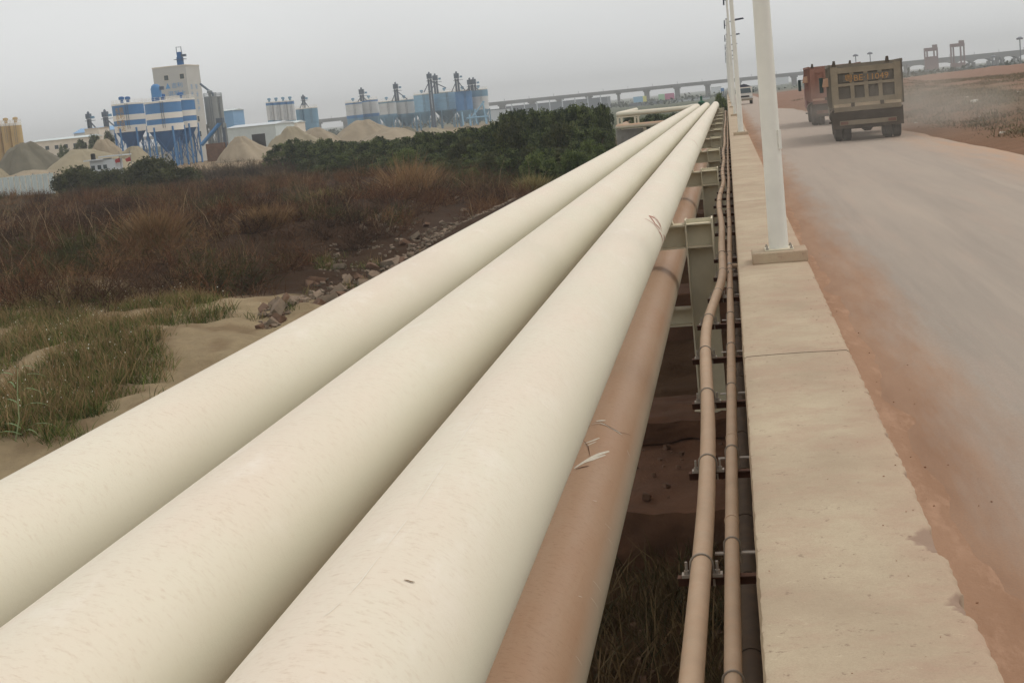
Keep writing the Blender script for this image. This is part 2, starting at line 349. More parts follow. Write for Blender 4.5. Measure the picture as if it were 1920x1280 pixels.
# ------------------------------------------------------------------ ground
def height(x, y):
    x = np.asarray(x, float); y = np.asarray(y, float)
    left = GL + 0.35 * (fbm(x / 6, y / 6) - 0.45) + (0.55 * (fbm(x / 1.5 + 9, y / 1.5, 5) - 0.45) - 0.28 * np.abs(fbm(x / 1.1 + 3, y / 0.9 + 5, 3) - .45) + .14 * (vnoise(x / .45 + 2, y / .45) - .5)) * sstep(70, 30, y)
    for cx, cy, rx, ry, h in ((-12.2, 26.5, 4.5, 4.0, .75), (-13.6, 31.5, 5, 3.2, .55), (-9, 20, 4, 5, .35), (-22, 35, 7, 3, .5), (-12.2, 19.6, 2.2, 1.6, .3),
                              (-15, 52, 9, 12, .6), (-30, 75, 16, 14, .9), (-24, 48, 9, 6, .7), (-48, 100, 20, 14, .6), (-19, 43, 3.5, 3, .8), (-26, 55, 4, 4, .9), (-17, 60, 3, 5, .8), (-34, 62, 5, 5, .9), (-42, 84, 7, 6, 1.1), (-24, 84, 6, 6, .9), (-58, 98, 8, 7, 1.2), (-30, 42, 4, 3, .7), (-20.5, 38.5, 3.0, 2.2, .7), (-24, 45, 3.0, 2.6, 1.0), (-15.5, 47, 2.4, 3, .6), (-20, 52, 3, 3, .9), (-30, 50, 4, 3.4, 1.1), (-36, 55, 4, 4, .8)):
        left = left + h * np.exp(-((x - cx) / rx) ** 2 - ((y - cy) / ry) ** 2)
    left = left + 0.5 * sstep(-11, -9.5, x) * sstep(33, 38, y)
    far = sstep(160, 420, np.abs(y))
    left = left * (1 - far) + GL * far
    ex = 7.3 - 1.7 * sstep(30, 130, y)
    d = np.maximum(x - ex, 0)
    right = -0.03 + 0.10 * sstep(0, 1, d) + 0.55 * sstep(1, 7, d) * (0.5 + fbm(x / 5, y / 9)) + 0.9 * sstep(12, 55, d) + 0.25 * (fbm(x / 2.1, y / 2.1) - .45) * sstep(0.6, 4, d)
    right = right + 1.0 * np.exp(-((x - 13) / 5.5) ** 2 - ((y - 132) / 14) ** 2) + 0.8 * np.exp(-((x - 40) / 14) ** 2 - ((y - 110) / 20) ** 2)
    right = right - 1.9 * sstep(230, 420, y) * sstep(0, 6, d)
    return np.where(x < 0.05, left, right)
def steps(a, b, s0, grow):
    r = [a]; s = s0
    while abs(r[-1] - a) < abs(b - a): r.append(r[-1] + math.copysign(s, b - a)); s *= grow
    return r
xs = sorted(set(np.round([-0.06] + steps(-0.3, -30, 0.22, 1.0) + steps(-30.3, -2600, 0.4, 1.09) + [0.16] + steps(0.6, 30, 0.35, 1.01) + steps(31, 2600, 0.9, 1.1), 3)))
ys = sorted(set(np.round(steps(6, 62, 0.24, 1.0) + steps(62.4, 3600, 0.45, 1.03) + steps(5.5, -150, 0.6, 1.15), 3)))
gx, gy = np.meshgrid(xs, ys); gz = height(gx, gy); nx, ny = len(xs), len(ys)
V = np.stack([gx, gy, gz], -1).reshape(-1, 3)
ii = (np.arange(ny - 1)[:, None] * nx + np.arange(nx - 1)[None]).ravel()
Fq = np.stack([ii, ii + 1, ii + nx + 1, ii + nx], 1)
x, y = V[:, 0], V[:, 1]
col = np.tile(np.array(S(74, 56, 42)), (len(V), 1))                     # dry scrub soil
def blend(c, f):
    global col
    col = col * (1 - f[:, None]) + np.array(c)[None] * f[:, None]
nn = fbm(x / 4, y / 4)
sandf = sstep(37, 31, y + (nn - .45) * 14 + (x + 12) * 0.25) * (x < 0)
blend(S(176, 156, 124), sandf)
blend(S(140, 116, 88), sandf * sstep(0.5, 0.6, fbm(x / 1.1 + 40, y / 1.1, 5)) * 0.6)
blend(S(100, 76, 56), sstep(-5.0, -3.4, x) * (x < 0.05))
blend(S(96, 84, 58), sstep(85, 110, y) * (x < 0))
blend(S(150, 130, 104), sstep(160, 190, y) * sstep(-45, -75, x))
blend(S(84, 88, 66), sstep(150, 190, y) * sstep(-70, -45, x) * (x < 0))
rt = (x > 0.05) * 1.0
blend(S(146, 112, 88), rt)
blend(S(118, 98, 70), rt * sstep(2.2, 7, x - 7) * sstep(0.40, 0.52, fbm(x / 7 + 5, y / 16)) * sstep(150, 90, y))
blend(S(146, 114, 96), rt * sstep(80, 140, y))
blend(S(96, 100, 84), sstep(320, 700, y))
gm = arr_mesh('ground', V, Fq, 'ground', col, True, 'zone')
tag(ob('ground', gm), kind='structure')
# road sheet and blown dirt along the parapet
ry = sorted(set(np.round(steps(1, 60, 0.5, 1.0) + steps(61, 900, 1.2, 1.05) + [-60, -30, -10], 3)))
rv, rf = [], []
for j, yy in enumerate(ry):
    e = 7.05 - 1.7 * float(sstep(30, 130, yy)) + 0.35 * (float(fbm(yy / 3.0, 4.2)) - .45)
    for t in (0, .25, .5, .75, 1): rv.append((0.5 + (e - 0.5) * t, yy, 0.02 + 0.03 * math.sin(t * math.pi)))
for j in range(len(ry) - 1):
    for q in range(4): a = j * 5 + q; rf.append((a, a + 1, a + 6, a + 5))
tag(ob('road', arr_mesh('road', rv, rf, 'road', None, True)), kind='structure')
dy = sorted(set(np.round(steps(1.5, 26, 0.06, 1.0) + steps(26.2, 260, 0.2, 1.03), 3))); prof = np.linspace(0, 1, 15)
dv, df = [], []
for yy in dy:
    wd = 0.80 + 0.30 * (float(fbm(yy / 0.9, 1.5, 5)) - .45) + 0.3 * (float(fbm(yy / 5, 8.5)) - .45) - .1 * min(yy, 26) / 26
    for t in prof:
        xx = 0.5 + wd * t; h = 0.005 + 0.17 * (1 - t) ** 1.9 + 0.075 * (float(fbm(xx * 5, yy * 1.3, 5)) - .46) * (.35 + t * .4)
        if t == 1: h = -0.02
        dv.append((xx, yy, h))
m = len(prof)
for j in range(len(dy) - 1):
    for q in range(m - 1): a = j * m + q; df.append((a, a + 1, a + m + 1, a + m))
tag(ob('dirt_verge', arr_mesh('dirt_verge', dv, df, 'drift', None, True)), kind='structure')

# ------------------------------------------------------------------ parapet wall: cast sections with chipped edges
par = empty('parapet_wall', (0, 0, 0)); tag(par, 'long dusty concrete parapet wall between the pipes and the road', 'wall')
CH = [(4.30, .085, .11), (4.20, .05, .05), (3.74, .06, .08), (5.05, .02, .03), (5.3, .015, .02), (5.62, .02, .03), (6.1, .015, .02), (6.4, .02, .03), (6.75, .012, .02), (7.9, .015, .02), (8.6, .02, .04), (9.4, .02, .03), (10.3, .02, .05), (11.0, .02, .03)]
def section(y0, y1, fine):
    st = 0.018 if fine else 0.5; n = max(2, int((y1 - y0) / st)); yy = np.linspace(y0, y1, n + 1)
    X = [WX0, WX0, WX0 + .006, WX0 + .02, .06, .18, .30, .40, .455, .475, .49, .505, .518, .53, .54, WX1 - .012, WX1, WX1, WX1]
    Z = [-2.7, WTOP - .03, WTOP - .006, WTOP, WTOP + .002, WTOP + .004, WTOP + .005, WTOP + .004] + [WTOP + .003] * 7 + [WTOP, WTOP - .010, WTOP - .06, -.1]
    nX = len(X); vv = np.zeros((n + 1, nX, 3)); cc = np.zeros((n + 1, nX, 3))
    for j, q in enumerate(yy):
        a = 0.004 * (vnoise(q * 5, 3.3) - .5) + 0.009 * (vnoise(q * 30, 7.7) - .5) + 0.02 * max(0, vnoise(q * 21, 2.7) - .7); b = 0.005 * (vnoise(q * 3, 5.3) - .5) - 0.010 * (vnoise(q * 34, 4.4) - .5) - 0.03 * max(0, vnoise(q * 19, 1.7) - .75)
        if not fine: a = b = 0
        for i in range(nX):
            x_, z_ = X[i], Z[i]; ch = 0
            if 1 <= i <= 3: x_ -= a * .6; z_ -= max(0, a) * .5
            if 14 <= i <= 17: x_ += b; z_ += min(0, b) * .4
            if fine and 8 <= i <= 17:
                for cy, dp, wd in CH:
                    f = max(0, 1 - abs(q - cy) / wd) ** .5 * dp * (.55 + .9 * vnoise(q * 55, cy)); d_ = WX1 - X[i]
                    if d_ < f: ch = 1; z_ -= (f - d_) * .5 + .006 * vnoise(q * 90, i * 1.7); x_ -= (.6 * f if i >= 16 else 0)
                if ch == 0 and i < 17: ch = .0
            vv[j, i] = (x_, q, z_); cc[j, i] = ch
    ii = (np.arange(n)[:, None] * nX + np.arange(nX - 1)[None]).ravel()
    fa = np.stack([ii, ii + 1, ii + nX + 1, ii + nX], 1)
    return arr_mesh('wall_section', vv.reshape(-1, 3), fa, 'parapet', cc.reshape(-1, 3), True, 'chip')
edges = [-8, 2.0, 7.43, 17.6, 27.6, 37.6, 47.6, 57.6, 67.6, 87.6, 117.6, 167.6, 260]
for i in range(len(edges) - 1):
    so = ob('wall_section', section(edges[i] + .007, edges[i + 1] - .007, 1.5 < edges[i] < 25), None, par); so.data.set_sharp_from_angle(angle=R(50))
for e in edges[1:-1]: ob('joint_filler', MB().span(WX0 + .008, WX1 - .02, e - .008, e + .008, -.5, WTOP - .014), 'joint', par)

# ------------------------------------------------------------------ street lamps on the parapet
def make_lamp():
    r = empty('street_lamp')
    ob('base_block', MB().box((0, 0, .045), (.46, .36, .10)), 'parapet', r, bev=.012)
    ob('flange', MB().box((0, 0, .101), (.24, .24, .012)), 'steel_cream', r, bev=.003)
    for sx_ in (-1, 1):
        for sy_ in (-1, 1): ob('bolt', MB().lathe([(.013, 0), (.013, .012), (.007, .013), (.007, .024)], (sx_ * .1, sy_ * .1, .107), 8), 'galv', r)
    ob('pole', MB().tube([(0, 0, .1), (0, 0, .25), (0, 0, 3), (0, 0, 6.2)], [.083, .081, .066, .05], 20), 'lamp_white', r)
    ob('access_door', MB().box((.066, -.046, 1.02), (.03, .02, .16), rz=R(35)), 'lamp_white', r)
    a = ob('arm', MB().tube([(0, 0, 5.95), (.4, 0, 6.05), (.9, 0, 6.1)], [.03, .026, .022], 8), 'lamp_dark', r)
    ob('lamp_head', MB().prism([(.55, 6.03), (1.2, 6.09), (1.24, 6.13), (1.16, 6.2), (.62, 6.16)], 1, -.11, .11), 'lamp_dark', a)
    b = ob('side_bracket', MB().tube([(0, 0, 5.75), (-.16, 0, 5.82)], .022, 6), 'lamp_dark', r)
    ob('sensor_box', MB().prism([(-.2, 5.55), (-.12, 5.55), (-.1, 6.15), (-.17, 6.15)], 1, -.05, .05), 'lamp_dark', b)
    ob('cap', MB().lathe([(.055, 6.19), (.055, 6.23), (.02, 6.26)], n=12), 'lamp_dark', r)
    return r
lamp0 = make_lamp()
for i, yy in enumerate([11.45, 41.6, 69, 97, 125, 153, 181, 209, 237]):
    o = lamp0 if i == 0 else copy_tree(lamp0)
    o.location = (.335, yy, WTOP + .004)
    tag(o, ('nearest white lamp post, thick and cut off by the top of the picture' if i == 0 else
            f'white lamp post on the parapet, {ORD[i]} from the camera'), 'lamp post', 'white lamp posts along the parapet')

# ------------------------------------------------------------------ pipes
PR = .27; PZ = 1.03
def bend(p0, p1, p2, rad, n=7):
    p0, p1, p2 = map(Vector, (p0, p1, p2)); a = (p0 - p1).normalized() * rad + p1; b = (p2 - p1).normalized() * rad + p1
    return [(1 - t) ** 2 * a + 2 * t * (1 - t) * p1 + t * t * b for t in (i / n for i in range(n + 1))]
def make_pipe(name, x_, z_, yturn, xend, zside, label, mat, n=56, rs=.205):
    pts = [(x_, q, z_) for q in [-9, 0, 4, 8, 12, 16, 24, 34, 46, 60, 80]]
    if xend is None:
        b1 = bend((x_, yturn - 5, z_), (x_, yturn, z_), (x_, yturn, -3), 1.1); o = ob(name, MB().tube(pts + b1 + [(x_, yturn, -2.8)], PR, n), mat); tag(o, label, 'pipe', 'large cream pipelines'); return o
    b1 = bend((x_, yturn - 5, z_), (x_, yturn, zside), (xend, yturn, zside), 1.1)
    b2 = bend((x_, yturn, zside), (xend, yturn, zside), (xend, yturn + 20, zside), 1.0)
    allp = pts + b1 + [(x_ - 3.2, yturn, zside)] + b2 + [(xend, yturn + 24, zside), (xend, yturn + 25, zside - 2.6)]
    rr = [PR] * len(pts) + [PR] * (len(b1) - 3) + [.25, .22, rs] + [rs] * (1 + len(b2) + 2)
    o = ob(name, MB().tube(allp, rr, n), mat); tag(o, label, 'pipe', 'large cream pipelines'); return o
p1 = make_pipe('pipeline', -2.52, PZ, 113.0, -9.2, .98, 'leftmost of the three big cream pipes lying side by side', 'pipe')
p2 = make_pipe('pipeline', -1.715, PZ, 112.6, None, 0, 'middle one of the three big cream pipes lying side by side', 'pipe')
p3 = make_pipe('pipeline', -.985, PZ, 113.0, None, 0, 'rightmost upper cream pipe with a red scribble and a brown scratch', 'pipe')
p4 = make_pipe('pipeline', -1.06, -.05, 112.2, -9.25, -.05, 'brown dust-covered lower pipe running beneath the right cream pipe', 'pipe_dusty')
def ribbon(cx, cz, pts, wd, off=.0025, r=PR):
    """a thin painted stroke lying on a pipe: pts = (Y, angle from top towards +X in degrees)"""
    mb = MB(); vs = []; n = len(pts)
    for i, (q, a) in enumerate(pts):
        q0, a0 = pts[max(0, i - 1)]; q1, a1 = pts[min(n - 1, i + 1)]
        dx, dyy = R(a1 - a0) * r, q1 - q0; l = math.hypot(dx, dyy) or 1
        w_ = wd * (0.35 + 0.65 * math.sin(math.pi * (i + .5) / n))
        for s_ in (-1, 1):
            qq = q + s_ * w_ * dx / l; aa = R(a) - s_ * w_ * dyy / l / r
            vs.append((cx + (r + off) * math.sin(aa), qq, cz + (r + off) * math.cos(aa)))
    return mb.add(vs, [(2 * i, 2 * i + 1, 2 * i + 3, 2 * i + 2) for i in range(n - 1)])
def arc(q0, a0, q1, a1, bow, n=16): return [(q0 + (q1 - q0) * t + bow * math.sin(math.pi * t), a0 + (a1 - a0) * t) for t in (i / n for i in range(n + 1))]
def on_pipe(cx, cz, px, r=PR):
    res = []
    for u, v in px:
        d = ray(u, v); a = d[0] ** 2 + d[2] ** 2; b = -cx * d[0] + (CAM[2] - cz) * d[2]; c_ = cx ** 2 + (CAM[2] - cz) ** 2 - r * r
        t_ = (-b - math.sqrt(max(0, b * b - a * c_))) / a; p = CAM + d * t_; res.append((float(p[1]), math.degrees(math.atan2(p[0] - cx, p[2] - cz))))
    return res
def smooth(pts, n=5):
    p = np.array(pts); t = np.arange(len(p)); q = np.linspace(0, len(p) - 1, (len(p) - 1) * n + 1); return [(float(np.interp(x_, t, p[:, 0])), float(np.interp(x_, t, p[:, 1]))) for x_ in q]
for px, wd in ((((1208, 410), (1224, 419), (1236, 435), (1242, 450), (1241, 466)), .010), (((1217, 405), (1227, 409), (1235, 419), (1241, 435)), .014), (((1217, 405), (1228, 420), (1238, 431)), .014), (((1224, 404), (1236, 418), (1240, 428)), .010), (((1244, 440), (1245, 452), (1243, 470)), .008)):
    ob('red_mark', ribbon(-.985, PZ, smooth(on_pipe(-.985, PZ, px)), wd), 'mark_red', p3)
ob('red_mark', ribbon(-.985, PZ, arc(31, -20, 30.2, 70, .5), .010), 'mark_red', p3)
ob('scratch', ribbon(-.985, PZ, smooth(on_pipe(-.985, PZ, ((757, 1088), (764, 1089), (770, 1091), (777, 1092)))), .003), 'brown_scratch', p3)
for px in (((915, 750), (880, 800), (845, 852)), ((838, 862), (806, 910), (780, 950)), ((765, 972), (742, 1002), (720, 1030)), ((712, 1042), (676, 1090), (655, 1113)), ((640, 1128), (618, 1148), (605, 1156))):
    ob('paint_ridge', ribbon(-.985, PZ, smooth(on_pipe(-.985, PZ, px)), .0012, .0012), 'ridge', p3)
for px, wd, mt in ((((1109, 795), (1126, 793), (1145, 803), (1162, 811)), .006, 'scuff_glint'), (((1118, 790), (1135, 788)), .014, 'scuff_glint'), (((1150, 806), (1166, 815)), .008, 'scuff_glint'), (((1096, 832), (1112, 826), (1124, 821)), .008, 'scuff_glint'), (((1100, 836), (1118, 828)), .005, 'scuff_glint'),  # the broad short stroke paints in the highlight on a wrinkle of the wrapping
                   (((1077, 878), (1099, 864), (1122, 852), (1142, 846)), .013, 'scuff_glint'), (((1084, 872), (1110, 862), (1135, 853)), .009, 'scuff_glint'), (((1080, 880), (1104, 874)), .005, 'rust'), (((1103, 800), (1122, 796), (1143, 800), (1168, 821)), .002, 'rust'), (((1109, 795), (1126, 791), (1145, 803), (1162, 811), (1181, 816)), .002, 'rust'), (((1094, 826), (1103, 838), (1106, 856)), .002, 'rust'),
                   (((1175, 844), (1181, 857)), .004, 'scuff_glint'), (((1111, 938), (1119, 940)), .003, 'scuff_glint'), (((1134, 981), (1140, 987), (1146, 993)), .002, 'scuff_glint'), (((1139, 1008), (1148, 1021)), .002, 'scuff_glint'), (((1111, 1088), (1128, 1112)), .0022, 'scuff_glint'), (((1107, 1120), (1121, 1140)), .0026, 'scuff_glint'), (((1084, 1117), (1091, 1119)), .002, 'scuff_glint'), (((1079, 1229), (1091, 1248)), .002, 'scuff_glint')):
    ob('scuff_glint_mark', ribbon(-1.06, -.05, smooth(on_pipe(-1.06, -.05, px)), wd, .002 if mt == 'scuff_glint' else .004), mt, p4)

# ------------------------------------------------------------------ pipe supports: H columns and cross beams
def hsec_x(mb, x0, x1, y0, y1, z0, z1, t=.02):       # flanges face left/right, web faces the camera
    ym = (y0 + y1) / 2
    mb.span(x0, x0 + t, y0, y1, z0, z1); mb.span(x1 - t, x1, y0, y1, z0, z1); mb.span(x0 + t, x1 - t, ym - .01, ym + .01, z0, z1); return mb
def make_support():
    r = empty('pipe_support')
    for nm, x0, x1 in (('column', -.645, -.297), ('column', -3.25, -2.91)):
        c_ = ob(nm, hsec_x(MB(), x0, x1, 0, .34, -1.66, .80), 'steel_cream', r)
        ob('cap_plate', MB().span(x0 + .022, x1 - .022, .002, .338, .735, .75), 'steel_cream', c_)
        ob('stiffener', MB().span(x0 + .022, x1 - .022, .002, .338, .445, .462), 'steel_cream', c_)
        ob('base_plate', MB().span(x0 - .06, x1 + .06, -.06, .40, -1.66, -1.63), 'steel_cream', c_)
    b = MB(); b.span(-2.91, -.645, .02, .32, .72, .742); b.span(-2.91, -.645, .02, .32, .444, .464); b.span(-2.91, -.645, .16, .18, .464, .72)
    ob('cross_beam', b, 'steel_cream', r)
    b2 = MB(); b2.span(-2.91, -.645, .06, .28, -.345, -.325); b2.span(-2.91, -.645, .06, .28, -.55, -.53); b2.span(-2.91, -.645, .16, .18, -.53, -.345)
    ob('lower_beam', b2, 'steel_cream', r)
    for x_ in (-2.52, -1.715, -.985):
        sd_ = MB(); sd_.prism([(x_ - .2, .742), (x_ + .2, .742), (x_ + .17, .83), (x_ + .1, .775), (x_, .762), (x_ - .1, .775), (x_ - .17, .83)], 1, .08, .26)
        ob('saddle', sd_, 'steel_cream', r)
    return r
sup0 = make_support(); SUPY = [16.75, 27.5, 36.3, 45.0, 53.8, 62.6, 71.5, 80.3, 89.2, 98, 106.5, 2.0]
for i, yy in enumerate(SUPY[:11]):
    o = sup0 if i == 0 else copy_tree(sup0)
    o.location = (0, yy, 0)
    tag(o, ('nearest cream steel H column and beam carrying the pipes' if i == 0 else f'cream steel pipe support, {ORD[i]} from the camera'), 'pipe support', 'steel supports under the pipes')
    f_ = MB().span(-3.55, -.06, yy - .55, yy + .9, -2.9, -1.66) if i else None
    if f_: tag(ob('concrete_footing', f_, 'concrete_red', bev=.02), f'concrete footing under the {ORD[i]} pipe support from the camera', 'footing', 'footings under the pipe supports')
# stepped footing of the nearest support
ft = empty('concrete_footing', (-1.8, 16.6, -2.9)); tag(ft, 'wide red-brown stepped concrete footing under the nearest pipe support', 'footing', 'footings under the pipe supports')
def rough_block(x0, x1, y0, y1, z0, z1, n=34, amp=.11):
    bm = bmesh.new(); bmesh.ops.create_cube(bm, size=1)
    bmesh.ops.scale(bm, vec=(x1 - x0, y1 - y0, z1 - z0), verts=bm.verts); bmesh.ops.translate(bm, vec=((x0 + x1) / 2, (y0 + y1) / 2, (z0 + z1) / 2), verts=bm.verts)
    bmesh.ops.subdivide_edges(bm, edges=bm.edges, cuts=n, use_grid_fill=True)
    for v_ in bm.verts:
        a = float(fbm(v_.co.x * 2.9 + v_.co.z, v_.co.y * 2.9 + v_.co.z * 2, 5)) - .45
        v_.co.z += a * amp * 1.2; v_.co.y += (float(fbm(v_.co.x * 4, v_.co.z * 4)) - .45) * amp * 1.5
    me = bpy.data.meshes.new('block'); bm.to_mesh(me); bm.free(); me.materials.append(MT['concrete_red']); return finish(me, True, 40)
ob('upper_step', rough_block(-1.75, 1.74, -.35, 1.2, 1.0, 1.26), None, ft)
ob('stem_wall', rough_block(-1.7, 1.73, -.2, 1.1, .3, 1.02), None, ft)
ob('lower_slab', rough_block(-2.3, 1.76, -3.1, 1.6, -.2, .98), None, ft)

# ------------------------------------------------------------------ conduits and their brackets
def path(pts, n=140):
    p = np.array(pts, float); t = np.linspace(p[0, 1], p[-1, 1], n) ; t = p[0, 1] + (p[-1, 1] - p[0, 1]) * (np.linspace(0, 1, n) ** 2)
    from_ = [np.interp(t, p[:, 1], p[:, kx]) for kx in (0, 2)]
    sm = lambda a: np.convolve(np.pad(a, 3, 'edge'), np.ones(7) / 7, 'valid')
    return [(a, b, c_) for a, b, c_ in zip(sm(from_[0]), t, sm(from_[1]))]
ZA, ZB = .50, .46
pa = [(-.262, -6, ZA), (-.262, 3, ZA), (-.262, 4.2, ZA), (-.24, 5.2, ZA), (-.235, 6.7, ZA), (-.26, 8.3, ZA), (-.30, 9.7, ZA), (-.315, 10.6, ZA), (-.30, 11.4, ZA), (-.19, 12.8, ZA + .01), (-.17, 14.2, ZA), (-.2, 15.4, ZA), (-.205, 17.2, ZA),
      (-.2, 19, ZA + .02), (-.26, 21, ZA), (-.27, 24, ZA), (-.19, 27, ZA), (-.24, 31, ZA), (-.2, 36, ZA), (-.25, 40, ZA), (-.2, 45, ZA), (-.23, 60, ZA), (-.2, 75, ZA), (-.23, 110, ZA)]
pb = [(-.125, -6, ZB), (-.125, 5, ZB), (-.12, 7, ZB), (-.112, 9, ZB), (-.112, 12, ZB), (-.115, 16, ZB), (-.1, 19, ZB), (-.12, 23, ZB), (-.095, 28, ZB), (-.11, 34, ZB), (-.1, 50, ZB), (-.1, 110, ZB)]
PA, PB = path(pa, 260), path(pb, 200)
ca = ob('cable_conduit', MB().tube(PA, .042, 16), 'conduit'); tag(ca, 'thicker wavy dusty cable conduit bending round the support columns', 'conduit', 'dusty conduits beside the parapet')
cb = ob('cable_conduit', MB().tube(PB, .031, 14), 'conduit'); tag(cb, 'thinner straight dusty conduit between the wavy one and the wall', 'conduit', 'dusty conduits beside the parapet')
ob('collar', MB().tube([(-.112, 14.6, ZB), (-.112, 14.75, ZB)], .036, 14), 'galv', cb); ob('tee_branch', MB().tube([(-.13, 14.68, ZB), (-.0, 14.68, ZB)], .022, 10), 'conduit', cb)
for q in (9.2, 7.35, 5.9, 20, 26): ob('collar', MB().tube([(np.interp(q, [p[1] for p in pb], [p[0] for p in pb]), q - .012, ZB), (np.interp(q, [p[1] for p in pb], [p[0] for p in pb]), q + .012, ZB)], .034, 14), 'conduit', cb)
cc_ = ob('drain_pipe', MB().tube([(-.085, -6, -.25), (-.085, 20, -.25), (-.085, 60, -.25)], .06, 14), 'dark_pipe'); tag(cc_, 'dark pipe low down against the parapet, below the conduits', 'pipe')
for i in range(24): ob('sleeve', MB().tube([(-.085, 3 + i * 1.0, -.25), (-.085, 3.04 + i * 1.0, -.25)], .066, 14), 'dark_pipe', cc_)
xa = lambda q: float(np.interp(q, [p[1] for p in PA], [p[0] for p in PA])); xb = lambda q: float(np.interp(q, [p[1] for p in PB], [p[0] for p in PB]))
def u_bolt(cx, cz, r, y_):
    mb = MB(); mb.tube([(cx - r, y_, cz - r - .045)] + [(cx + r * math.cos(a), y_, cz + r * math.sin(a)) for a in np.linspace(math.pi, 0, 12)] + [(cx + r, y_, cz - r - .045)], .0045, 6); return mb
BY = [3.9, 5.24, 6.74, 8.29, 9.69, 11.1, 12.5, 13.9, 15.4, 18.2, 19.6, 21, 22.5, 24, 25.5, 29, 30.5, 32, 33.5, 35, 38, 39.5, 41, 42.5]
for i, q in enumerate(BY):
    br = empty('conduit_bracket', (0, q, .45)); a_ = xa(q)
    tag(br, f'rusty angle-iron bracket under the conduits, {ORD[i]} from the camera', 'bracket', 'brackets carrying the conduits')
    zt = ZA - .042 - .006
    m_ = MB(); m_.span(a_ - .10, -.022, -.02, .02, zt - .006 - .45, zt - .45); m_.span(a_ - .10, -.022, .014, .02, zt - .046 - .45, zt - .006 - .45); ob('angle_bar', m_, 'rust', br)
    ob('u_bolt', u_bolt(a_, ZA - .45, .046, 0), 'galv', br)
    for s_ in (-1, 1):
        n_ = MB(); n_.span(a_ + s_ * .062 - .02, a_ + s_ * .062 + .02, -.02, .02, zt - .45, zt - .45 + .012); n_.lathe([(.011, 0), (.011, .014), (.006, .015), (.006, .05)], (a_ + s_ * .062, 0, zt - .45 + .012), 6); ob('nut', n_, 'galv', br)
    b_ = xb(q + .35)
    m_ = MB(); m_.span(b_ - .075, -.022, .33, .36, ZB - .035 - .006 - .45, ZB - .035 - .45); ob('flat_bar', m_, 'galv', br); ob('u_bolt', u_bolt(b_, ZB - .45, .034, .345), 'galv', br)

# ------------------------------------------------------------------ side loop: frame and concrete pier
pr = empty('concrete_pier', (-8.1, 113.0, GL)); tag(pr, 'grey concrete pier under the sideways pipes beside the dark trees', 'pier')
ob('shaft', MB().box((-.15, .2, 1.1), (2.3, 1.2, 2.2)), 'concrete', pr, bev=.03)
for x_ in (-1.0, -.4, .2, .7): ob('board_rib', MB().box((x_, -.42, 1.1), (.05, .06, 2.1)), 'concrete', pr)
fr = empty('pipe_rack', (-8.1, 113.0, -.3)); tag(fr, 'small cream post-and-beam rack standing on the concrete pier', 'rack')
for x_ in (-1.1, -.78, .35, .62): ob('post', MB().box((x_, 0, .52), (.16, .18, 1.04)), 'cream_far', fr)
ob('top_beam', MB().box((-.2, 0, 1.02), (2.0, .22, .1)), 'cream_far', fr); ob('low_post', MB().box((1.05, -.1, -.9), (.36, .3, 1.8)), 'cream_far', fr)

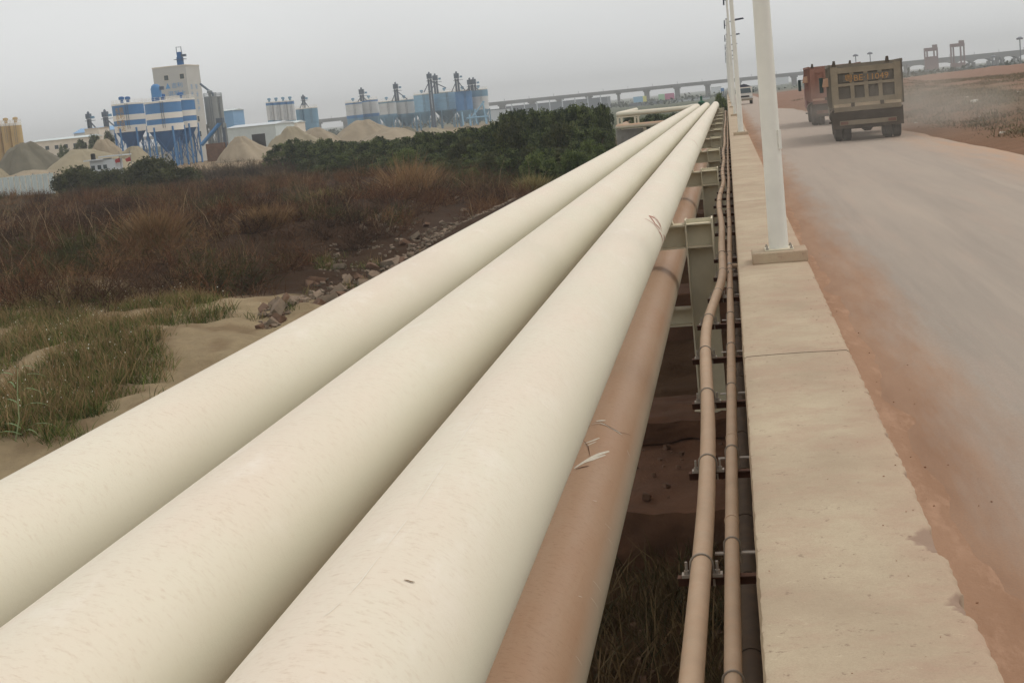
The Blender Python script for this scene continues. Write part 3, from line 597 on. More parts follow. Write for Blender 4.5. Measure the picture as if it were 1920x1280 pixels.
# ------------------------------------------------------------------ trucks
def wheel(mb_parent, x_, y_, r=.5, wd=.28, nm='wheel'):
    w_ = empty(nm, (x_, y_, r)); w_.parent = mb_parent
    t_ = ob('tyre', MB().tube([(-wd / 2, 0, 0), (-wd / 2 + .03, 0, 0), (wd / 2 - .03, 0, 0), (wd / 2, 0, 0)], [r * .86, r, r, r * .86], 22), 'tyre', w_)
    ob('rim', MB().tube([(-wd / 2 - .01, 0, 0), (wd / 2 + .01, 0, 0)], r * .5, 14), 'chassis', w_); return w_
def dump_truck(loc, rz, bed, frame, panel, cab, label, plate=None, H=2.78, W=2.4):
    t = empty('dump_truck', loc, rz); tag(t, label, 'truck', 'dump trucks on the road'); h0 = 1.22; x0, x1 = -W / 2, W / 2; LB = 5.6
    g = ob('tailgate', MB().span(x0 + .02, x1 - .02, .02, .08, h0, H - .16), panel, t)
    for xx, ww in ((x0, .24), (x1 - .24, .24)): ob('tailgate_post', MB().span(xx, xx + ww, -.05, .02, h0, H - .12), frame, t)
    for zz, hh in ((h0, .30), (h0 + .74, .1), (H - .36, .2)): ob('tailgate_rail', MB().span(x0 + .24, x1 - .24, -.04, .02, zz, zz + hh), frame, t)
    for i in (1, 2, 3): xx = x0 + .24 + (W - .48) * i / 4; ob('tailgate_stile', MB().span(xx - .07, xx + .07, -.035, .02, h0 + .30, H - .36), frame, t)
    ob('top_rail', MB().span(x0, x1, -.02, .1, H - .14, H - .05), bed, t)
    for xx in (x0 + .06, x1 - .52): ob('hinge_ear', MB().prism([(xx, H - .1), (xx + .14, H - .1), (xx + .12, H + .1), (xx + .04, H + .1)], 1, -.06, .06), 'chassis', t)
    lip = ob('tail_lip', MB().prism([(-.22, h0 + .02), (.02, h0 + .16), (.02, h0 - .16), (-.16, h0 - .14)], 0, x0 + .05, x1 - .05), frame, t)
    for xx in (-.5, .5): ob('hook', MB().box((xx, -.16, h0 + .08), (.12, .12, .14)), 'chassis', lip)
    for s_ in (-1, 1):
        sdw = ob('bed_side', MB().span(*sorted((s_ * W / 2, s_ * (W / 2 - .06))), .08, LB, h0, H - .06), bed, t)
        for i in range(6): ob('rib', MB().span(*sorted((s_ * W / 2, s_ * (W / 2 + .07))), .12 + i * 1.05, .26 + i * 1.05, h0, H - .1), bed, sdw)
        ob('side_rail', MB().span(*sorted((s_ * W / 2, s_ * (W / 2 + .08))), .08, LB, H - .12, H - .02), bed, sdw)
    ob('bed_floor', MB().span(x0 + .06, x1 - .06, .08, LB, h0 - .06, h0 + .1), bed, t); ob('bed_front', MB().span(x0, x1, LB, LB + .08, h0, H), bed, t)
    ob('load', pile_mesh('load', W / 2 - .1, LB / 2 - .1, .25, 5, 'drift'), None, t, (0, LB / 2, H - .5))
    ob('chassis_rail', MB().span(-.45, -.33, .2, 8.2, .72, .98).span(.33, .45, .2, 8.2, .72, .98), 'chassis', t)
    bp = ob('rear_bumper', MB().span(x0 + .22, x1 - .22, .1, .2, .58, .74), frame, t)
    for s_ in (-1, 1):
        ob('tail_lamp', MB().box((s_ * .82, .09, .66), (.26, .04, .1)), 'lamp_red', bp)
        ob('mudflap', MB().box((s_ * .86, .16, .80), (.72, .03, .66)), 'chassis', t)
        ob('bumper_stay', MB().span(s_ * .6 - .04, s_ * .6 + .04, .12, .2, .74, 1.1), 'chassis', t)
    ob('rear_crossmember', MB().span(-.9, .9, .2, .3, .74, 1.1), 'chassis', t); ob('underrun_plate', MB().span(-.55, .55, .3, .34, .46, .78), 'chassis', t)
    for yy in (1.1, 2.45):
        for xx in (-1.02, -.72, .72, 1.02): wheel(t, xx, yy)
        ob('axle', MB().tube([(-1, yy, .5), (1, yy, .5)], .1, 10).lathe([(.12, -.2), (.26, 0), (.12, .2)], (0, yy, .5), 12), 'chassis', t)
    for xx in (-.98, .98): wheel(t, xx, 6.6)
    c_ = ob('cab', MB().prism([(6.0, .75), (8.1, .75), (8.15, 1.7), (7.95, 2.6), (6.0, 2.6)], 0, -1.2, 1.2), cab, t, bev=.05)
    ob('rear_window', MB().box((0, 5.98, 2.1), (1.4, .03, .5)), 'glass', c_); ob('windscreen', MB().box((0, 8.08, 2.1), (2.1, .04, .75), rx=R(-12)), 'glass', c_)
    for s_ in (-1, 1):
        ob('side_window', MB().box((s_ * 1.2, 7.2, 2.1), (.03, .9, .6)), 'glass', c_)
        m_ = ob('mirror', MB().box((s_ * 1.42, 8.0, 2.02), (.16, .09, .62)), 'mirror', c_, bev=.02); ob('mirror_arm', MB().tube([(s_ * 1.2, 7.95, 2.3), (s_ * 1.42, 8, 2.3)], .02, 6), 'chassis', m_)
        ob('step', MB().span(*sorted((s_ * .95, s_ * 1.22)), 6.9, 7.5, .45, .52), 'chassis', t)
    ob('fuel_tank', MB().tube([(-.95, 4.0, .8), (-.95, 5.2, .8)], .3, 14), 'chassis', t)
    if plate:
        ob('plate_strip', MB().span(-.78, .82, -.052, -.042, 2.10, 2.36), panel, g)
        ob('plate_lettering', text_mesh(plate, .30, 'print_orange', 1.5), None, g, (.02, -.056, 2.12)).rotation_euler = (R(90), 0, 0)
    return t
def text_mesh(body, size, mat, width=None, ext=.004):
    cu = bpy.data.curves.new('text', 'FONT'); cu.body = body; cu.size = size; cu.extrude = ext; cu.align_x = 'CENTER'; cu.resolution_u = 3
    o = bpy.data.objects.new('text', cu); C.objects.link(o); dg = bpy.context.evaluated_depsgraph_get()
    me = bpy.data.meshes.new_from_object(o.evaluated_get(dg)); bpy.data.objects.remove(o); bpy.data.curves.remove(cu)
    if width and len(me.vertices):
        co = np.zeros(len(me.vertices) * 3); me.vertices.foreach_get('co', co); co = co.reshape(-1, 3); wd = np.ptp(co[:, 0]); co[:, 0] *= width / wd; me.vertices.foreach_set('co', co.ravel())
    me.materials.clear(); me.materials.append(MT[mat]); return me
def pile_mesh(name, rx, ry, h, seed, mat, sharp=1.15, rough=.22):
    na, nr = 72, 30; vs = []; 
    for i in range(nr + 1):
        t = i / nr
        for j in range(na):
            a = 2 * math.pi * j / na; e = 1 + .5 * (float(fbm(math.cos(a) * 1.7 + seed, math.sin(a) * 1.7 + seed * 2)) - .45) * 2
            x_, y_ = rx * t * e * math.cos(a), ry * t * e * math.sin(a); x_ += rx * .35 * math.sin(seed * 2.3) * t * t
            z_ = h * (1 - t ** sharp) * (1 - .25 * max(0, .12 - t) / .12) + h * rough * (float(fbm(x_ / rx * 4 + seed, y_ / ry * 4, 5)) - .45) * (1 - t * .8) * (.4 + min(t * 3, 1))
            vs.append((x_, y_, z_ - (.3 if i == nr else 0)))
    fs = [(i * na + j, i * na + (j + 1) % na, (i + 1) * na + (j + 1) % na, (i + 1) * na + j) for i in range(nr) for j in range(na)]
    return arr_mesh(name, vs, fs, mat, None, True)
dump_truck((4.86, 49.0, .045), R(-3), 'bed_grey', 'bed_frame', 'bed_panel', 'bed_grey', 'nearest dusty grey dump truck with orange lettering on its tailgate', '粤BE·11049')
dump_truck((5.3, 68.2, .045), R(-.8), 'bed_red', 'bed_red', 'bed_red', 'cab_red', 'faded red dump truck partly hidden behind the grey one', None, 2.95)
# oncoming truck
t = empty('light_truck', (2.12, 167.0, .03)); tag(t, 'small white truck driving towards the camera far down the road', 'truck')
cbn = ob('cab', MB().prism([(-.05, .55), (1.6, .55), (1.6, 2.05), (.35, 2.1), (.05, 1.35)], 0, -.93, .93), 'cab_white', t, bev=.05)
ob('windscreen', MB().add([(-.82, .02, 1.38), (.82, .02, 1.38), (.74, .27, 1.98), (-.74, .27, 1.98)], [(0, 1, 2, 3)]), 'glass', cbn)
ob('grille', MB().box((0, -.07, .98), (1.1, .04, .2)), 'dark', cbn); ob('bumper', MB().box((0, -.1, .6), (1.9, .14, .24)), 'bed_frame', cbn)
for s_ in (-1, 1):
    ob('headlight', MB().box((s_ * .7, -.08, .85), (.3, .05, .16)), 'far_white', cbn); ob('mirror', MB().box((s_ * 1.06, .1, 1.6), (.14, .08, .42)), 'mirror', cbn)
    wheel(t, s_ * .8, .6, .4, .22); wheel(t, s_ * .75, 3.8, .4, .3)
ob('cargo_bed', MB().span(-.98, .98, 1.7, 5.2, .8, 2.1), 'bed_grey', t); ob('covered_load', MB().prism([(-.95, 2.1), (.95, 2.1), (.35, 2.4), (0, 2.5), (-.4, 2.4)], 1, 1.75, 5.1), 'lamp_dark', t)

# ------------------------------------------------------------------ silo yard and towers
def base(u, v, Y, z=GL): p = at_y(u, v, Y); return (float(p[0]), Y, z), float(p[2]), float(proj(p)[2][0]) / F
def silo(label, uL, uR, vtop, vbot, Y, bands, legmat, group, vents=1, hop=True, rail=True, name='silo', roofmat='white', dz=0.0, n=28):
    """bands: list of (fraction from top, fraction, material); vtop / vbot = the body's rim and foot in the photograph, measured on its axis"""
    u = (uL + uR) / 2; loc, zt, s = base(u, vtop, Y); zb = zt - (vbot - vtop) * s * .994; r = (uR - uL) / 2 * s
    o = empty(name, loc); tag(o, label, 'silo', group); zt -= GL; zb -= GL; hgt = zt - zb
    body = ob('body', MB().lathe([(r, zb), (r, zt)], n=n), bands[0][2], o)
    for i, (f0, f1, mt) in enumerate(bands[1:]):
        ob('band', MB().lathe([(r * 1.004, zt - hgt * f1), (r * 1.012, zt - hgt * f1 + .01), (r * 1.012, zt - hgt * f0 - .01), (r * 1.004, zt - hgt * f0)], n=n), mt, body)
    rf = ob('roof', MB().lathe([(r * 1.02, zt - .25), (r * 1.02, zt + .1), (r * .5, zt + r * .06), (.05, zt + r * .1)], n=n), roofmat, o)
    if rail:
        m_ = MB(); k_ = 20
        for j in range(k_): a = 2 * math.pi * j / k_; m_.tube([(r * .98 * math.cos(a), r * .98 * math.sin(a), zt + .1), (r * .98 * math.cos(a), r * .98 * math.sin(a), zt + .8)], .03, 4)
        for hz in (.45, .8): m_.tube([(r * .98 * math.cos(2 * math.pi * j / k_), r * .98 * math.sin(2 * math.pi * j / k_), zt + hz) for j in range(k_ + 1)], .022, 4)
        ob('railing', m_, roofmat, rf)
    for j in range(vents):
        a = 1.9 + j * 2.4; ob('vent', MB().lathe([(.35, 0), (.35, .6), (.6, .65), (.6, 1.15), (.25, 1.3)], (r * .45 * math.cos(a), r * .45 * math.sin(a), zt + r * .08), 8), legmat, rf)
    if hop:
        ob('hopper', MB().lathe([(r * .99, zb), (r * .99, zb - .3), (.5, zb - min(r * 1.35, zb * .75))], n=n), legmat, o)
        k_ = 6; pts = [(r * 1.02 * math.cos(2 * math.pi * (j + .25) / k_), r * 1.02 * math.sin(2 * math.pi * (j + .25) / k_)) for j in range(k_)]
        for p in pts: ob('leg', MB().tube([(p[0], p[1], 0), (p[0], p[1], zb + .2)], .2, 8), 'blue' if legmat == 'blue_dark' else legmat, o)
        for j in range(k_):
            a, b = pts[j], pts[(j + 1) % k_]; ob('brace', MB().tube([(a[0], a[1], zb * .1), (b[0], b[1], zb * .85)], .07, 5).tube([(a[0], a[1], zb * .85), (b[0], b[1], zb * .1)], .07, 5), legmat, o)
    ob('ladder', MB().span(r * .35 - .25, r * .35 - .2, -r * 1.0, -r * .96, max(.2, zb), zt).span(r * .35 + .2, r * .35 + .25, -r * 1.0, -r * .96, max(.2, zb), zt), 'steel_dark', o)
    if not hop and zb > .1: ob('plinth', MB().lathe([(r * .97, -.2), (r * .97, zb)], n=n), legmat, o)
    return o, r, zt, s
BW = [(0, 1, 'blue'), (.44, .66, 'white'), (.86, 1.12, 'white')]
sA, rA, zA, s_ = silo('blue and white striped silo with gold lettering beside the sand', 210, 268, 195, 242, 262, BW, 'blue_dark', 'blue and white striped silos', 2)
sB, rB, zB, _ = silo('widest blue and white striped silo, in front of the tower', 271, 338, 191, 240, 250, BW, 'blue_dark', 'blue and white striped silos', 1)
sC, rC, zC, _ = silo('blue and white striped silo partly hidden, nearest the tower corner', 312, 364, 187, 235, 262, BW, 'blue_dark', 'blue and white striped silos', 1)
# blue dome filter on the middle silo
dm = ob('dust_filter', MB().lathe([(1.0, .6), (1.0, 2.3), (.8, 2.9), (.4, 3.2)], (-.8, -.5, zB + .3), 14), 'blue', sB); ob('filter_motor', MB().box((.5, -.6, zB + 2.6), (.8, .5, .7)), 'steel_dark', dm)
ob('filter_stand', MB().span(-1.6, -.0, -1.3, -1.2, zB + .1, zB + 1.0), 'blue_dark', dm)
def wrap_text(body, size, r, a0, z0, mat, width):
    me = text_mesh(body, size, mat, width, .01); co = np.zeros(len(me.vertices) * 3); me.vertices.foreach_get('co', co); co = co.reshape(-1, 3)
    a = a0 + co[:, 0] / r; rr = r * 1.014 + .02 + co[:, 2]
    me.vertices.foreach_set('co', np.stack([rr * np.sin(a), -rr * np.cos(a), z0 + co[:, 1]], 1).ravel()); me.update(); return me
for i, tx in enumerate(('东莞', '吉利', '布吉', '水泥')): ob('lettering', wrap_text(tx, 1.25, rA, R(-10), zA - 1.75 - i * 1.22, 'print_gold', 2.0), None, sA)
# white tower
uC = 347; loc, zt, s_ = base(uC, 122, 272); TH = zt - GL; tw = empty('batching_tower', loc, R(0)); tag(tw, 'tall white square tower with blue lettering behind the striped silos', 'tower')
A_ = 7.5; B_ = 7.6
ob('wall', MB().span(-A_, 0, 0, B_, 0, TH - .1), 'tower', tw); ob('parapet_cap', MB().span(-A_ - .08, .08, -.08, B_ + .08, TH - .1, TH + .12), 'wall_cream', tw)
for x_ in (-4.55, -1.0):
    f_ = ob('window', MB().span(x_ - .55, x_ + .55, -.06, .05, TH - 2.9, TH - 1.7), 'wall_cream', tw); ob('pane', MB().span(x_ - .47, x_ + .47, -.075, -.062, TH - 2.82, TH - 1.78), 'glass', f_)
for z_ in (5.2, 8.4):
    f_ = ob('window', MB().span(-.05, .06, 2.9, 4.1, z_, z_ + 1.4), 'wall_cream', tw); ob('pane', MB().span(.062, .075, 3.0, 4.0, z_ + .1, z_ + 1.3), 'glass', f_)
ob('logo', MB().prism([(-5.0, TH - 4.6), (-3.9, TH - 4.6), (-4.45, TH - 3.4)], 1, -.04, -.01), 'print_blue', tw)
def wall_text(parent, tx, size, width, p, rot): o = ob('lettering', text_mesh(tx, size, 'print_blue', width), None, parent, p); o.rotation_euler = rot
wall_text(tw, '吉利', 1.2, 2.4, (-2.35, -.03, TH - 4.5), (R(90), 0, 0)); wall_text(tw, '混凝土', 1.2, 4.0, (-2.6, -.03, TH - 6.2), (R(90), 0, 0))
for kx, y_ in enumerate((2.0, 4.7)):
    for j, ch in enumerate(('吉利混凝', '安全生产')[kx]): wall_text(tw, ch, 1.15, 1.1, (.03, y_, TH - 5.0 - j * 1.6), (R(90), 0, R(90)))
hd = ob('elevator_head', MB().box((-1.6, 1.5, TH + .9), (1.1, 1.1, 1.8)).box((-1.6, 1.5, TH + 2.3), (.9, .9, 1.2)), 'blue_dark', tw)
ob('motor', MB().box((-.7, 1.4, TH + 2.1), (1.1, .6, .5)), 'steel_dark', hd); ob('gallows', MB().span(-2.2, -2.08, 1.4, 1.5, TH + 1.6, TH + 3.9).span(-1.12, -1.0, 1.4, 1.5, TH + 1.6, TH + 3.9).span(-2.2, -1.0, 1.4, 1.5, TH + 3.9, TH + 4.0), 'steel_dark', hd)
ob('platform', MB().span(-2.7, -.4, .7, 2.3, TH + 1.3, TH + 1.4), 'steel_dark', hd)
# grey twin silos and chute
g1, rg, zg, _ = silo('left one of the twin plain grey silos beside the tower', 382, 406, 182, 234, 266, [(0, 1, 'silo_grey')], 'silo_grey', 'grey silos beside the tower', 1, True, True, roofmat='silo_grey', n=20)
g2, _, _, _ = silo('right one of the twin plain grey silos beside the tower', 400, 416, 182, 234, 270, [(0, 1, 'silo_grey')], 'silo_grey', 'grey silos beside the tower', 0, True, True, roofmat='silo_grey', n=20)
a = at_y(376, 158, 270); b = at_y(399, 176, 266)
o = ob('feed_chute', MB().tube([a, b, b + np.array([.1, 0, -1.2])], .25, 8), 'steel_dark'); tag(o, 'thin slanting grey chute from the tower to the grey silos', 'chute')
# belt conveyor by the grey silos
cv = empty('belt_conveyor', base(390, 290, 246)[0]); tag(cv, 'blue inclined belt conveyor on trestle legs below the grey silos', 'conveyor')
def at_l(u, v, Y, o): return [float(q) - float(w_) for q, w_ in zip(at_y(u, v, Y), o.location)]
ob('boom', MB().tube([at_l(378, 272, 246, cv), at_l(415, 228, 246, cv)], .38, 6), 'blue', cv)
for q in ((406, 222, 298), (416, 226, 300), (420, 240, 303)): ob('trestle_leg', MB().tube([at_l(q[0], q[1], 246, cv), at_l(q[0] + 8, q[2], 246, cv)], .16, 6), 'steel_dark', cv)
ob('drive_head', MB().box(at_l(414, 226, 246, cv), (1.0, 1.0, .9)), 'steel_dark', cv); ob('feed_bin', MB().box(at_l(408, 285, 246, cv), (3.6, 2.2, 3.4)), 'concrete_red', cv)
# sheds
def shed(name, label, u0, u1, vt, Y, depth, wall, roof, pitch=.9, openings=(), wins=(), rz=0.0, group=None, cat='building'):
    p0, p1 = at_y(u0, vt, Y), at_y(u1, vt, Y); W_ = float(p1[0] - p0[0]); h_ = float((p0[2] + p1[2]) / 2) - GL
    o = empty(name, (float(p0[0]), Y, GL), rz); tag(o, label, cat, group)
    ob('wall', MB().span(0, W_, 0, depth, -.3, h_), wall, o)
    ob('roof', MB().prism([(-.3, h_), (depth + .3, h_), (depth / 2, h_ + pitch)], 0, -.3, W_ + .3), roof, o)
    s_ = W_ / (u1 - u0)
    for d in openings: dd = ob('doorway_shade', MB().span((d[0] - u0) * s_, (d[1] - u0) * s_, -.05, .02, max(-.2, h_ - (d[3] - vt) * s_), h_ - (d[2] - vt) * s_), 'dark', o)  # flat dark panel, painting the shade inside an open doorway
    for j in range(wins):
        xc = W_ * (j + .5) / wins; f_ = ob('window', MB().span(xc - .55, xc + .55, -.06, .02, h_ - 2.2, h_ - 1.1), 'wall_cream', o); ob('pane', MB().span(xc - .45, xc + .45, -.08, -.062, h_ - 2.1, h_ - 1.2), 'glass', f_)
    return o
shed('warehouse', 'white warehouse with a dark doorway between two sand piles', 424, 516, 237, 300, 14, 'sheet', 'far_white', .6, [(470, 495, 252, 280)], 0, R(0))
shed('office_block', 'long low cream building with small windows behind the sand piles', 60, 162, 262, 290, 9, 'wall_cream', 'sheet', .5, (), 6, R(6))
shed('long_shed', 'light blue roofed long shed left of the striped silos', 138, 214, 247, 340, 10, 'far_white', 'roof_blue', 1.2, (), 3)
shed('brick_shed', 'small plain tan block standing before the blue roofed shed', 158, 184, 241, 310, 6, 'wall_cream', 'wall_cream', .1, (), 0)
shed('far_hall', 'pale blue hall behind the grey silos', 415, 436, 208, 330, 8, 'roof_blue', 'sheet', .4, (), 0)
shed('low_shed', 'low cream shed behind the middle sand piles', 515, 556, 232, 380, 8, 'wall_cream', 'sheet', .6, (), 0)
# tan silos on the far left edge
for i, (a, b, lb) in enumerate(((-24, 2, 'leftmost tan silo, cut by the picture edge'), (1, 20, 'middle one of the tan silos at the left edge'), (18, 39, 'rightmost of the tan silos at the left edge'))):
    silo(lb, a, b, 234 - i * 1.5, 268, 290, [(0, 1, 'tan_silo'), (.0, .12, 'white')], 'tan_silo', 'tan silos at the left edge', 1, False, True)
# pair of elevators left of the striped silos
def elevator(label, u, vtop, vbot, Y, wd=.55, head=1.0, legs=(), group='bucket elevators above the silos'):
    loc, zt, s_ = base(u, vtop, Y); zb = zt - (vbot - vtop) * s_
    loc = (loc[0], loc[1], zb); o = empty('bucket_elevator', loc); tag(o, label, 'elevator', group); h_ = zt - zb
    ob('shaft', MB().span(-wd, -.12, -.3, .3, 0, h_ - head).span(.12, wd, -.3, .3, 0, h_ - head), 'steel_dark', o)
    ob('head_house', MB().box((0, 0, h_ - head * .55), (wd * 2.3, 1.1, head * .8)).lathe([(.35, 0), (.35, .4), (.1, .7)], (0, 0, h_ - .3), 8), 'steel_dark', o)
    ob('platform', MB().box((wd * .6, 0, h_ - head * 1.25), (wd * 4.4, 1.4, .12)), 'steel_dark', o)
    ob('motor', MB().box((wd * 2.1, 0, h_ - head * .75), (.8, .6, .6)), 'grey_blue', o)
    for du, frac in legs: ob('spout', MB().tube([(0, 0, h_ - head * 1.2), (du * s_, 0, h_ * frac)], .18, 6), 'steel_dark', o)
    return o
elevator('left one of the two grey elevators beside the blue roofed shed', 165, 212, 246, 320, .5, 1.6, ((14, .05),)); elevator('right one of the two grey elevators beside the blue roofed shed', 196, 208, 244, 318, .6, 1.6, ((18, .1),))
# far silo rows
W2 = [(0, 1, 'silo_white2'), (0, .13, 'blue')]
for i, (a, b, t_) in enumerate(((498, 512, 192), (511, 525, 191), (524, 538, 190), (537, 551, 189))):
    silo(f'{["leftmost", "second", "third", "rightmost"][i]} of the four small white silos with blue tops', a, b, t_, 226, 430, [(0, 1, 'silo_white2'), (0, .18, 'blue')], 'grey_blue', 'four small white silos', 1, False, False, n=16)
for i, (a, b, t_) in enumerate(((554, 570, 204), (568, 595, 202))):
    silo(['narrower of the two grey-blue silos', 'wider of the two grey-blue silos'][i], a, b, t_, 230, 420, [(0, 1, 'grey_blue')], 'grey_blue', 'two grey-blue silos', 0, False, True, n=18)
elevator('elevator with slanting spouts on the two grey-blue silos', 568, 180, 203, 424, .5, 1.2, ((-9, .0), (9, .0)))
rows = [('leftmost white silo with blue bands in the long far row', 647, 678, 192, 222, W2 + [(.82, 1.0, 'blue')], False), ('second white silo with blue bands in the long far row', 676, 708, 187, 219, W2 + [(.82, 1.0, 'blue')], False),
        ('third white silo of the far row, with a stained front', 709, 742, 190, 219, [(0, 1, 'silo_white2'), (0, .13, 'grey_blue'), (.85, 1.0, 'grey_blue')], True), ('fourth white silo of the far row, below the tall spouts', 740, 777, 187, 217, [(0, 1, 'silo_white2'), (0, .15, 'grey_blue'), (.88, 1.0, 'grey_blue')], True),
        ('left pale blue silo of the far row, left of the tall shaft', 775, 808, 177, 210, [(0, 1, 'pale_blue')], True), ('right pale blue silo of the far row, right of the tall shaft', 812, 857, 173, 206, [(0, 1, 'pale_blue')], True),
        ('plain mid-blue silo near the right end of the far row', 852, 884, 170, 207, [(0, 1, 'blue')], True), ('rightmost silo of the far row, white with a blue top', 882, 914, 168, 206, [(0, 1, 'silo_white2'), (0, .35, 'grey_blue')], True)]
for i, (lb, a, b, t_, bo, bd, hp) in enumerate(rows): silo(lb, a, b, t_, bo, 470 + (i % 2) * 6, bd, 'grey_blue', 'long far row of silos', 1, hp, True, n=20)
for lb, u, vt, vb, lg in (('thin elevator with splayed spouts on the white silos', 677, 166, 190, ((-9, 0), (9, 0))), ('dark elevator with a long right spout on the third white silo', 741, 156, 190, ((-10, .02), (20, .05))),
                          ('tallest dark elevator shaft running down between the pale blue silos', 804, 137, 240, ((-13, .66), (30, .7))), ('dark elevator close to the tallest one', 815, 140, 176, ((-12, .1),)),
                          ('dark elevator above the mid-blue silo', 855, 136, 172, ((-12, .02), (14, .02))), ('left one of the twin elevators at the right end of the row', 880, 148, 170, ((-8, 0),)), ('right one of the twin elevators at the right end of the row', 887, 147, 170, ((8, 0),))):
    elevator(lb, u, vt, vb, 466, .75, 2.2, lg)
# tangle of conveyor steelwork at the right end of the far row
tg = empty('conveyor_trestle', base(900, 230, 455)[0]); tag(tg, 'pale blue steel trestle in front of the rightmost far silo', 'trestle')
for q0, q1 in (((884, 222), (908, 190)), ((905, 190), (912, 232)), ((890, 205), (894, 232)), ((880, 215), (882, 235)), ((875, 222), (915, 218)), ((866, 210), (869, 235))): ob('strut', MB().tube([at_l(*q0, 455, tg), at_l(*q1, 455, tg)], .3, 5), 'pale_blue', tg)

# ------------------------------------------------------------------ sand piles
for i, (lb, u, v, Y, wl, hm, mt, sh) in enumerate((
    ('dark grey gravel pile behind the tan sand at the left edge', 42, 262, 222, 62, 1.0, 'gravel', 1.2), ('tan sand pile half cut by the left picture edge', -12, 309, 190, 42, 1, 'sand', 1.1),
    ('broad tan sand pile behind the white cabin', 150, 275, 200, 84, 1, 'sand', 1.2), ('tallest tan sand pile in front of the striped silo', 190, 252, 222, 44, 1, 'sand_pink', 1.0), ('tan sand pile sloping down below the striped silos', 250, 267, 212, 46, 1, 'sand', 1.0),
    ('sand pile right of the conveyor, before the white warehouse', 448, 250, 238, 50, 1, 'sand_pink', 1.0), ('dusty sand pile right of the white warehouse', 545, 234, 275, 42, 1, 'sand', 1.2), ('pink sand pile left of the long far silos', 590, 238, 285, 48, 1, 'sand_pink', 1.3),
    ('big sand pile in front of the far white silos', 682, 222, 300, 60, 1, 'sand_pink', 1.2), ('sand pile right of the big one before the far silos', 735, 238, 290, 50, 1, 'sand_pink', 1.4), ('dark gravel heap before the far silo row', 760, 235, 305, 26, 1, 'gravel', 1.1), ('small tan sand heap at the end of the far silo row', 812, 239, 290, 26, 1, 'sand', 1.4),
    ('low sand spread between fence and sand piles', 60, 318, 178, 80, 1, 'sand_pink', 1.6))):
    loc, zt, s_ = base(u, v, Y); tag(ob('sand_pile', pile_mesh('sand_pile', wl * s_ * 1.4, wl * s_ * 1.1, zt - GL, i * 3.7 + 1, mt, sh), None, None, (loc[0], Y, GL)), lb, 'sand pile', 'piles of sand and gravel')

# fence of sheets at the left edge
fe = empty('sheet_fence', (float(at_y(50, 370, 152)[0]), 152, GL)); tag(fe, 'grey-white sheet metal fence at the left edge below the sand', 'fence')
for j in range(13):
    u = -30 + j * 10.8; m_ = MB(); p = at_l(u, 362, 152, fe); wd = 10.3 * .063
    m_.box((p[0], 0, 1.25), (wd, .04, 2.5))
    for q in (-.25, .25): m_.box((p[0] + q * wd, -.03, 1.25), (.06, .03, 2.48))
    ob('fence_panel', m_, 'sheet', fe)
for j in range(5): ob('fence_post', MB().box((at_l(-30 + j * 32, 362, 152, fe)[0], .07, 1.3), (.1, .1, 2.7)), 'silo_grey', fe)
ob('fence_rail', MB().box((-.0, .05, 2.3), (9.5, .05, .08)), 'silo_grey', fe)
# barge cabin
bc = empty('barge_cabin', base(200, 318, 165)[0]); tag(bc, 'white cabin with flat roof and red flags before the sand piles', 'cabin')
P = lambda u, v: at_l(u, v, 165, bc)
x0, x1 = P(160, 305)[0], P(232, 305)[0]; zr = P(195, 300)[2]
ob('cabin_wall', MB().span(x0 + .6, x1 - 1.2, 0, 2.2, zr - 2.3, zr), 'far_white', bc); ob('roof', MB().span(x0, x0 + 2.6, -.5, 2.6, zr, zr + .16).span(x0 + 2.0, x1, -.2, 2.6, zr + .34, zr + .5), 'far_white', bc)
for q in (1.0, 1.9, 2.7): f_ = ob('window', MB().box((x0 + q, -.03, zr - .9), (.5, .05, .55)), 'glass', bc)
ob('hull', MB().span(x0 - 3, x1 + 2, -.4, 3, -.6, zr - 2.3), 'concrete_red', bc); ob('awning', MB().span(x0 - 2.4, x0 - .1, -.5, 1.8, zr - 1.5, zr - 1.4), 'roof_blue', bc); ob('funnel', MB().lathe([(.3, 0), (.3, .7), (.2, .8)], (x0 + .7, 1, zr + .16), 10), 'dark', bc)
for q in (x1 - .4, x1 + 1.1): fp = ob('flag_pole', MB().tube([(q, 0, zr - 1.8), (q - .1, 0, zr + .9)], .03, 5), 'steel_dark', bc); ob('flag', MB().add([(q - .1, 0, zr + .1), (q - .9, .1, zr - .15), (q - .7, 0, zr - .55), (q - .05, .05, zr - .45)], [(0, 1, 2, 3)]), 'flag_red', fp)

# ------------------------------------------------------------------ viaduct, cranes, far buildings
BYD = 900.0
vd = empty('viaduct', (0, BYD, GL)); tag(vd, 'long grey concrete viaduct crossing the whole far horizon', 'bridge')
BT = 2.4 + 14.2 * .352 - GL
ux = lambda u: float(at_y(u, 163 - (u - 1362) * .098, BYD)[0])
piers = [250, 330, 410, 480, 545, 598, 650, 705, 770, 830, 885, 942, 998, 1050, 1105, 1160, 1213, 1270, 1327, 1385, 1440, 1489, 1560, 1630, 1700]
wds = {1160: 4, 598: 5}
for j, u in enumerate(piers):
    w_ = wds.get(u, 9) * .355; ob('pier', MB().span(ux(u) - w_ / 2, ux(u) + w_ / 2, -3, 3, -.5, BT - 2.3).span(ux(u) - w_ / 2 - .6, ux(u) + w_ / 2 + .6, -5, 5, BT - 3.2, BT - 2.3), 'bridge', vd)
    if j: ob('deck_span', MB().span(ux(piers[j - 1]) + .02, ux(u) - .02, -6.5, 6.5, BT - 2.3, BT - .9).span(ux(piers[j - 1]) + .02, ux(u) - .02, -6.8, -6.5, BT - 1.2, BT).span(ux(piers[j - 1]) + .02, ux(u) - .02, 6.5, 6.8, BT - 1.2, BT), 'bridge', vd)
